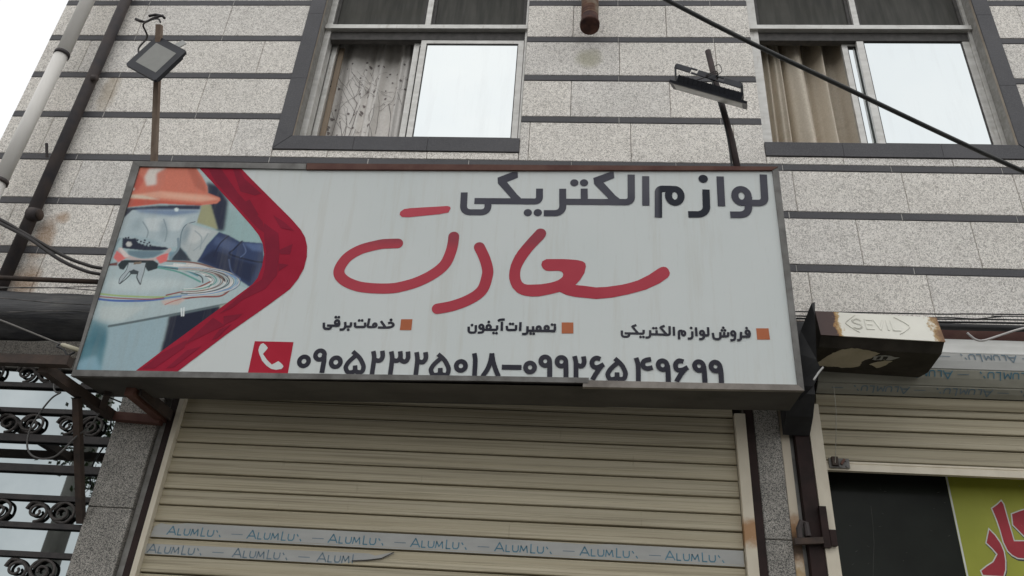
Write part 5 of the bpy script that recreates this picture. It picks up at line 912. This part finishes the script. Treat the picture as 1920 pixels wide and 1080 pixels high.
# peeled cream paint and a hole on the belly
pcm = worn('peeled_cream', (.40, .35, .24), (.52, .46, .34), 9, .6)
def ragged(P, amp=.007, n=7, seed=1):
    r_ = random.Random(seed); out = []
    for i in range(len(P)):
        a, b = P[i], P[(i + 1) % len(P)]
        for k in range(n):
            t_ = k / n; q = mnoise2(a[0] + t_ * (b[0] - a[0]), a[1] + t_ * (b[1] - a[1])); out.append((a[0] + t_ * (b[0] - a[0]) + amp * q[0] + r_.uniform(-.001, .001), a[1] + t_ * (b[1] - a[1]) + amp * q[1] + r_.uniform(-.001, .001)))
    return out
def mnoise2(x, y):
    from mathutils import noise as N_
    return N_.noise(Vector((x * 55, y * 55, 1))), N_.noise(Vector((x * 55, y * 55, 7)))
def belly(P, nm, mat, off=.002):
    P = ragged(P)
    y_a, z_a = YB0 + .052, zb2 - .034; d = Vector((0, .158, -.018)).normalized(); mb = MB()
    fr = Frame((0, y_a, z_a - (off)), (1, 0, 0), d); mb.flat(fr, P, 0); skew(mb).build(nm, mat, mbx)
belly([(1.125, .152), (1.15, .09), (1.19, .02), (1.245, -.012), (1.32, .0), (1.375, .02), (1.35, .06), (1.32, .095), (1.325, .125), (1.29, .156), (1.24, .157), (1.18, .155)], 'paint_patch', pcm)
belly([(1.375, .10), (1.42, .075), (1.445, .08), (1.43, .12), (1.40, .145), (1.385, .13), (1.36, .115)], 'paint_patch', pcm)
belly([(1.352, .045), (1.40, .03), (1.47, .045), (1.44, .066), (1.40, .072), (1.36, .075)], 'rust_hole', M['film'], .0026)
belly([(1.376, .043), (1.386, .041), (1.386, .068), (1.376, .07)], 'rust_hole', M['black'], .0032); belly([(1.398, .04), (1.418, .04), (1.418, .068), (1.398, .068)], 'rust_hole', M['black'], .0034)
# embossed brand letters in a pointed oval
ef = Frame((1.23, YB0 + .0018, 3.258), (1, 0, -.030), (0, .205, .979), .001)
em = MB()
def emb(P, w=9.0, h=.0020):
    P = [np.array(p, float) for p in P]
    for a, b in zip(P[:-1], P[1:]):
        d = (b - a); L_ = np.linalg.norm(d); d /= L_; nrm = np.array((-d[1], d[0])) * w / 2; a_ = a - d * w * .3; b_ = b + d * w * .3
        q = [a_ - nrm, b_ - nrm, b_ + nrm, a_ + nrm]; q2 = [a_ - nrm * .45, b_ - nrm * .45, b_ + nrm * .45, a_ + nrm * .45]
        em.add([tuple(ef(*p, 0)) for p in q] + [tuple(ef(*p, h)) for p in q2], [(4, 5, 6, 7), (0, 1, 5, 4), (1, 2, 6, 5), (2, 3, 7, 6), (3, 0, 4, 7)])
emb(catmull([(64, 70), (48, 78), (30, 68), (34, 55), (58, 46), (62, 32), (46, 22), (28, 28)], 4)); emb([(112, 76), (84, 76), (84, 24), (112, 24)]); emb([(84, 50), (108, 50)])
emb([(122, 76), (142, 24), (160, 76)]); emb([(176, 76), (176, 24)]); emb([(196, 76), (196, 24), (224, 24)])
emb(catmull([(46, 100), (14, 72), (-2, 50), (14, 28), (46, 2)], 6), 4); emb(catmull([(214, 100), (250, 74), (270, 50), (250, 26), (220, 4)], 6), 4)
em.build('embossed_lettering', M['enamel'], mbx)

# black flap between sign and box
fp_ = MB(); pts = [(1.090, 3.385), (1.073, 3.375), (1.030, 3.27), (.992, 3.17), (.985, 3.03), (1.00, 2.955), (1.05, 3.00), (1.089, 3.075), (1.072, 3.115), (1.080, 3.31)]
fr = Frame((0, 3.19, 0), (1, 0, 0), (0, 0, 1)); fp_.plate(fr, pts, -.004, 0)
fp_.v = [(x, y + (.06 if x < 1.03 else 0) + .03 * math.sin(z * 9), z) for x, y, z in fp_.v]
fo = fp_.build('rubber_flap', worn('black_rubber', (.014, .014, .015), (.030, .030, .031), 9, .6)); tagged(fo, 'pointed black rubber flap squeezed between signboard and motor box', 'flap')
MB().tube([(1.025, 3.13, 2.99), (1.05, 3.13, 3.025), (1.072, 3.13, 3.05)], .004, 7).build('wire_end', worn('bare_wire', (.4, .4, .38), (.5, .5, .48), 9, .4), fo)
vr = MB(); vr.prism_x([(3.40, 3.40), (3.40, 3.04), (3.47, 2.96), (3.557, 2.90), (3.557, 3.40)], .992, 1.112); vo = vr.build('cable_box', M['black']); tagged(vo, 'black box in the gap between signboard and right shutter', 'box')

# ================================================================== AWNING FRAME (left)
af = thing('awning_frame', 'rusty square-tube awning frame standing out from the wall at lower left', 'awning frame', (-2.5, 3.3, 2.84))
AY = 2.955
MB().bar((-4.2, AY, 2.876), (-2.088, AY, 2.879), .042, .042).build('front_rail', M['rusty'], af)
MB().bar((-2.212, AY + .022, 2.858), (-2.212, D - .013, 2.868), .042, .042).build('side_arm', M['rusty'], af)
MB().bar((-2.19, D - .035, 2.864), (-1.955, D - .035, 2.852), .042, .040).build('wall_rail', M['redbrown'], af)
MB().bar((-2.212, 3.262, 2.835), (-2.212, D - .002, 2.36), .030, .030).build('brace', M['rusty'], af)
MB().bar((-2.10, 3.30, 2.88), (-2.18, 3.42, 2.86), .028, .028).build('strut', M['rusty'], af)
MB().tube([(-4.2, 3.42, 3.56), (-2.05, 3.42, 3.526)], .0135, 12).build('upper_rod', M['rusty'], af, True)
MB().bar((-2.83, AY + .02, 2.862), (-2.83, D - .002, 2.87), .04, .04).build('side_arm', M['rusty'], af)

# rolled awning cloth, lying along the wall
nx, na = 90, 26; vs_ = []; fs = []; rr = random.Random(2)
from mathutils import noise as mnoise
for i in range(nx + 1):
    x = -4.0 + i * (2.0) / nx
    for k in range(na):
        a = 2 * math.pi * k / na; q = 1 + .16 * mnoise.noise(Vector((x * 1.3, math.cos(a) * 1.6, math.sin(a) * 1.6))) + .07 * mnoise.noise(Vector((x * 6, math.cos(a) * 5, math.sin(a) * 5))) + .05 * math.sin(a * 5 + x * .6)
        vs_.append((x, 3.44 + .105 * q * math.cos(a), 3.335 + .128 * q * math.sin(a) + .008 * math.sin(3 * x)))
for i in range(nx):
    for k in range(na): k2 = (k + 1) % na; fs.append((i * na + k, i * na + k2, (i + 1) * na + k2, (i + 1) * na + k))
fs.append(tuple(range(na))); fs.append(tuple(nx * na + k for k in reversed(range(na))))
t = NT('tarpaulin', .5, 0, .4)
c = t.ramp(t.noise(9, 6, .65, st=(.5, 1, 3.0)), [(.35, (.012, .013, .016)), (.6, (.045, .044, .044)), (.8, (.12, .115, .10))]); t.color(c); t.bump(t.noise(14, 5, st=(.4, 1, 2.5)), .012, .7); M['tarp'] = t.m
ro = MB().add(vs_, fs).build('rolled_awning', M['tarp'], None, True); tagged(ro, 'dark rolled-up awning cloth lying along the wall left of the sign', 'awning')
for x in (-2.32, -2.95):
    MB().tube([(x + .004 * math.sin(3 * a), 3.44 + .132 * math.cos(a), 3.335 + .155 * math.sin(a)) for a in np.linspace(0, 6.283, 26)], .0035, 6).build('tie_wire', M['blackmetal'], ro)

for i, (dz, ph_) in enumerate(((.16, 0), (.10, 2), (.02, 4), (-.05, 1))):
    MB().tube(catmull([(x, 3.44 - math.sqrt(max(.0, 1 - (dz / .17) ** 2)) * .128 - .006, 3.335 + dz * .92 + .014 * math.sin(x * 5 + ph_)) for x in np.linspace(-3.1, -2.12, 9)], 4), .0026, 6).build('loose_wire', worn('dusty_wire', (.05, .05, .048), (.16, .15, .14), 14, .8), ro)

# ================================================================== ACROSS THE STREET (seen mirrored in the shop glass)
pl = thing('utility_pole', 'grey concrete utility pole across the street mirrored in the shop glass', 'utility pole', (-8.54, -6.1, .13))
MB().tube([(-8.54, -6.1, .13), (-8.54, -6.1, 9.5)], [.2, .14], 14).build('shaft', worn('concrete', (.22, .205, .18), (.32, .30, .27), 5, .85, st=(1, 1, .3)), pl, True)
MB().box(-9.3, -7.8, -6.16, -6.06, 8.7, 8.8).build('crossarm', M['rusty'], pl)
def tree(x, y, zc, rad, n, seed, label, h=1.0):
    r = random.Random(seed); root = thing('street_tree', label, 'tree', (x, y, .13))
    tk = MB(); tk.tube([(x, y, .13), (x + .05, y, zc * .4), (x - .05, y, zc * .75), (x, y, zc + rad * .3)], [.15, .12, .09, .04], 10)
    for k in range(8):
        a = r.uniform(0, 6.28); z0 = zc * r.uniform(.55, .85); tk.tube([(x, y, z0), (x + math.cos(a) * rad * .4, y + math.sin(a) * rad * .4, z0 + rad * .5), (x + math.cos(a) * rad * .8, y + math.sin(a) * rad * .8, z0 + rad * .8)], [.05, .03, .012], 6)
    tk.build('trunk', worn('bark', (.06, .045, .035), (.12, .10, .08), 12, .9), root, True)
    lv_ = MB(); cl = [(r.gauss(0, .45), r.gauss(0, .45), r.gauss(0, .4) * h) for _ in range(26)]
    for k in range(n):
        cx, cy, cz = r.choice(cl); p = Vector((x + (cx + r.gauss(0, .16)) * rad, y + (cy + r.gauss(0, .16)) * rad, zc + (cz + r.gauss(0, .16)) * rad * 1.1))
        d = Vector((r.gauss(0, 1), r.gauss(0, 1), r.gauss(-.3, 1))).normalized(); s_ = d.orthogonal().normalized(); L_ = r.uniform(.09, .17); w_ = L_ * .26
        lv_.add([p, p + d * L_ * .5 + s_ * w_, p + d * L_, p + d * L_ * .5 - s_ * w_], [(0, 1, 2, 3)])
    t = NT('foliage', .5, 0, .3); t.color(t.ramp(t.noise(3, 3), [(.3, (.035, .055, .02)), (.7, (.075, .105, .045))]))
    lv_.build('crown', t.m, root, kind='stuff')
tree(-7.25, -6.2, 5.7, 1.0, 3200, 3, 'small leafy tree across the street beside the utility pole')
tree(8.6, -7.2, 5.4, 3.2, 7000, 9, 'big leafy tree across the street facing the right shop')
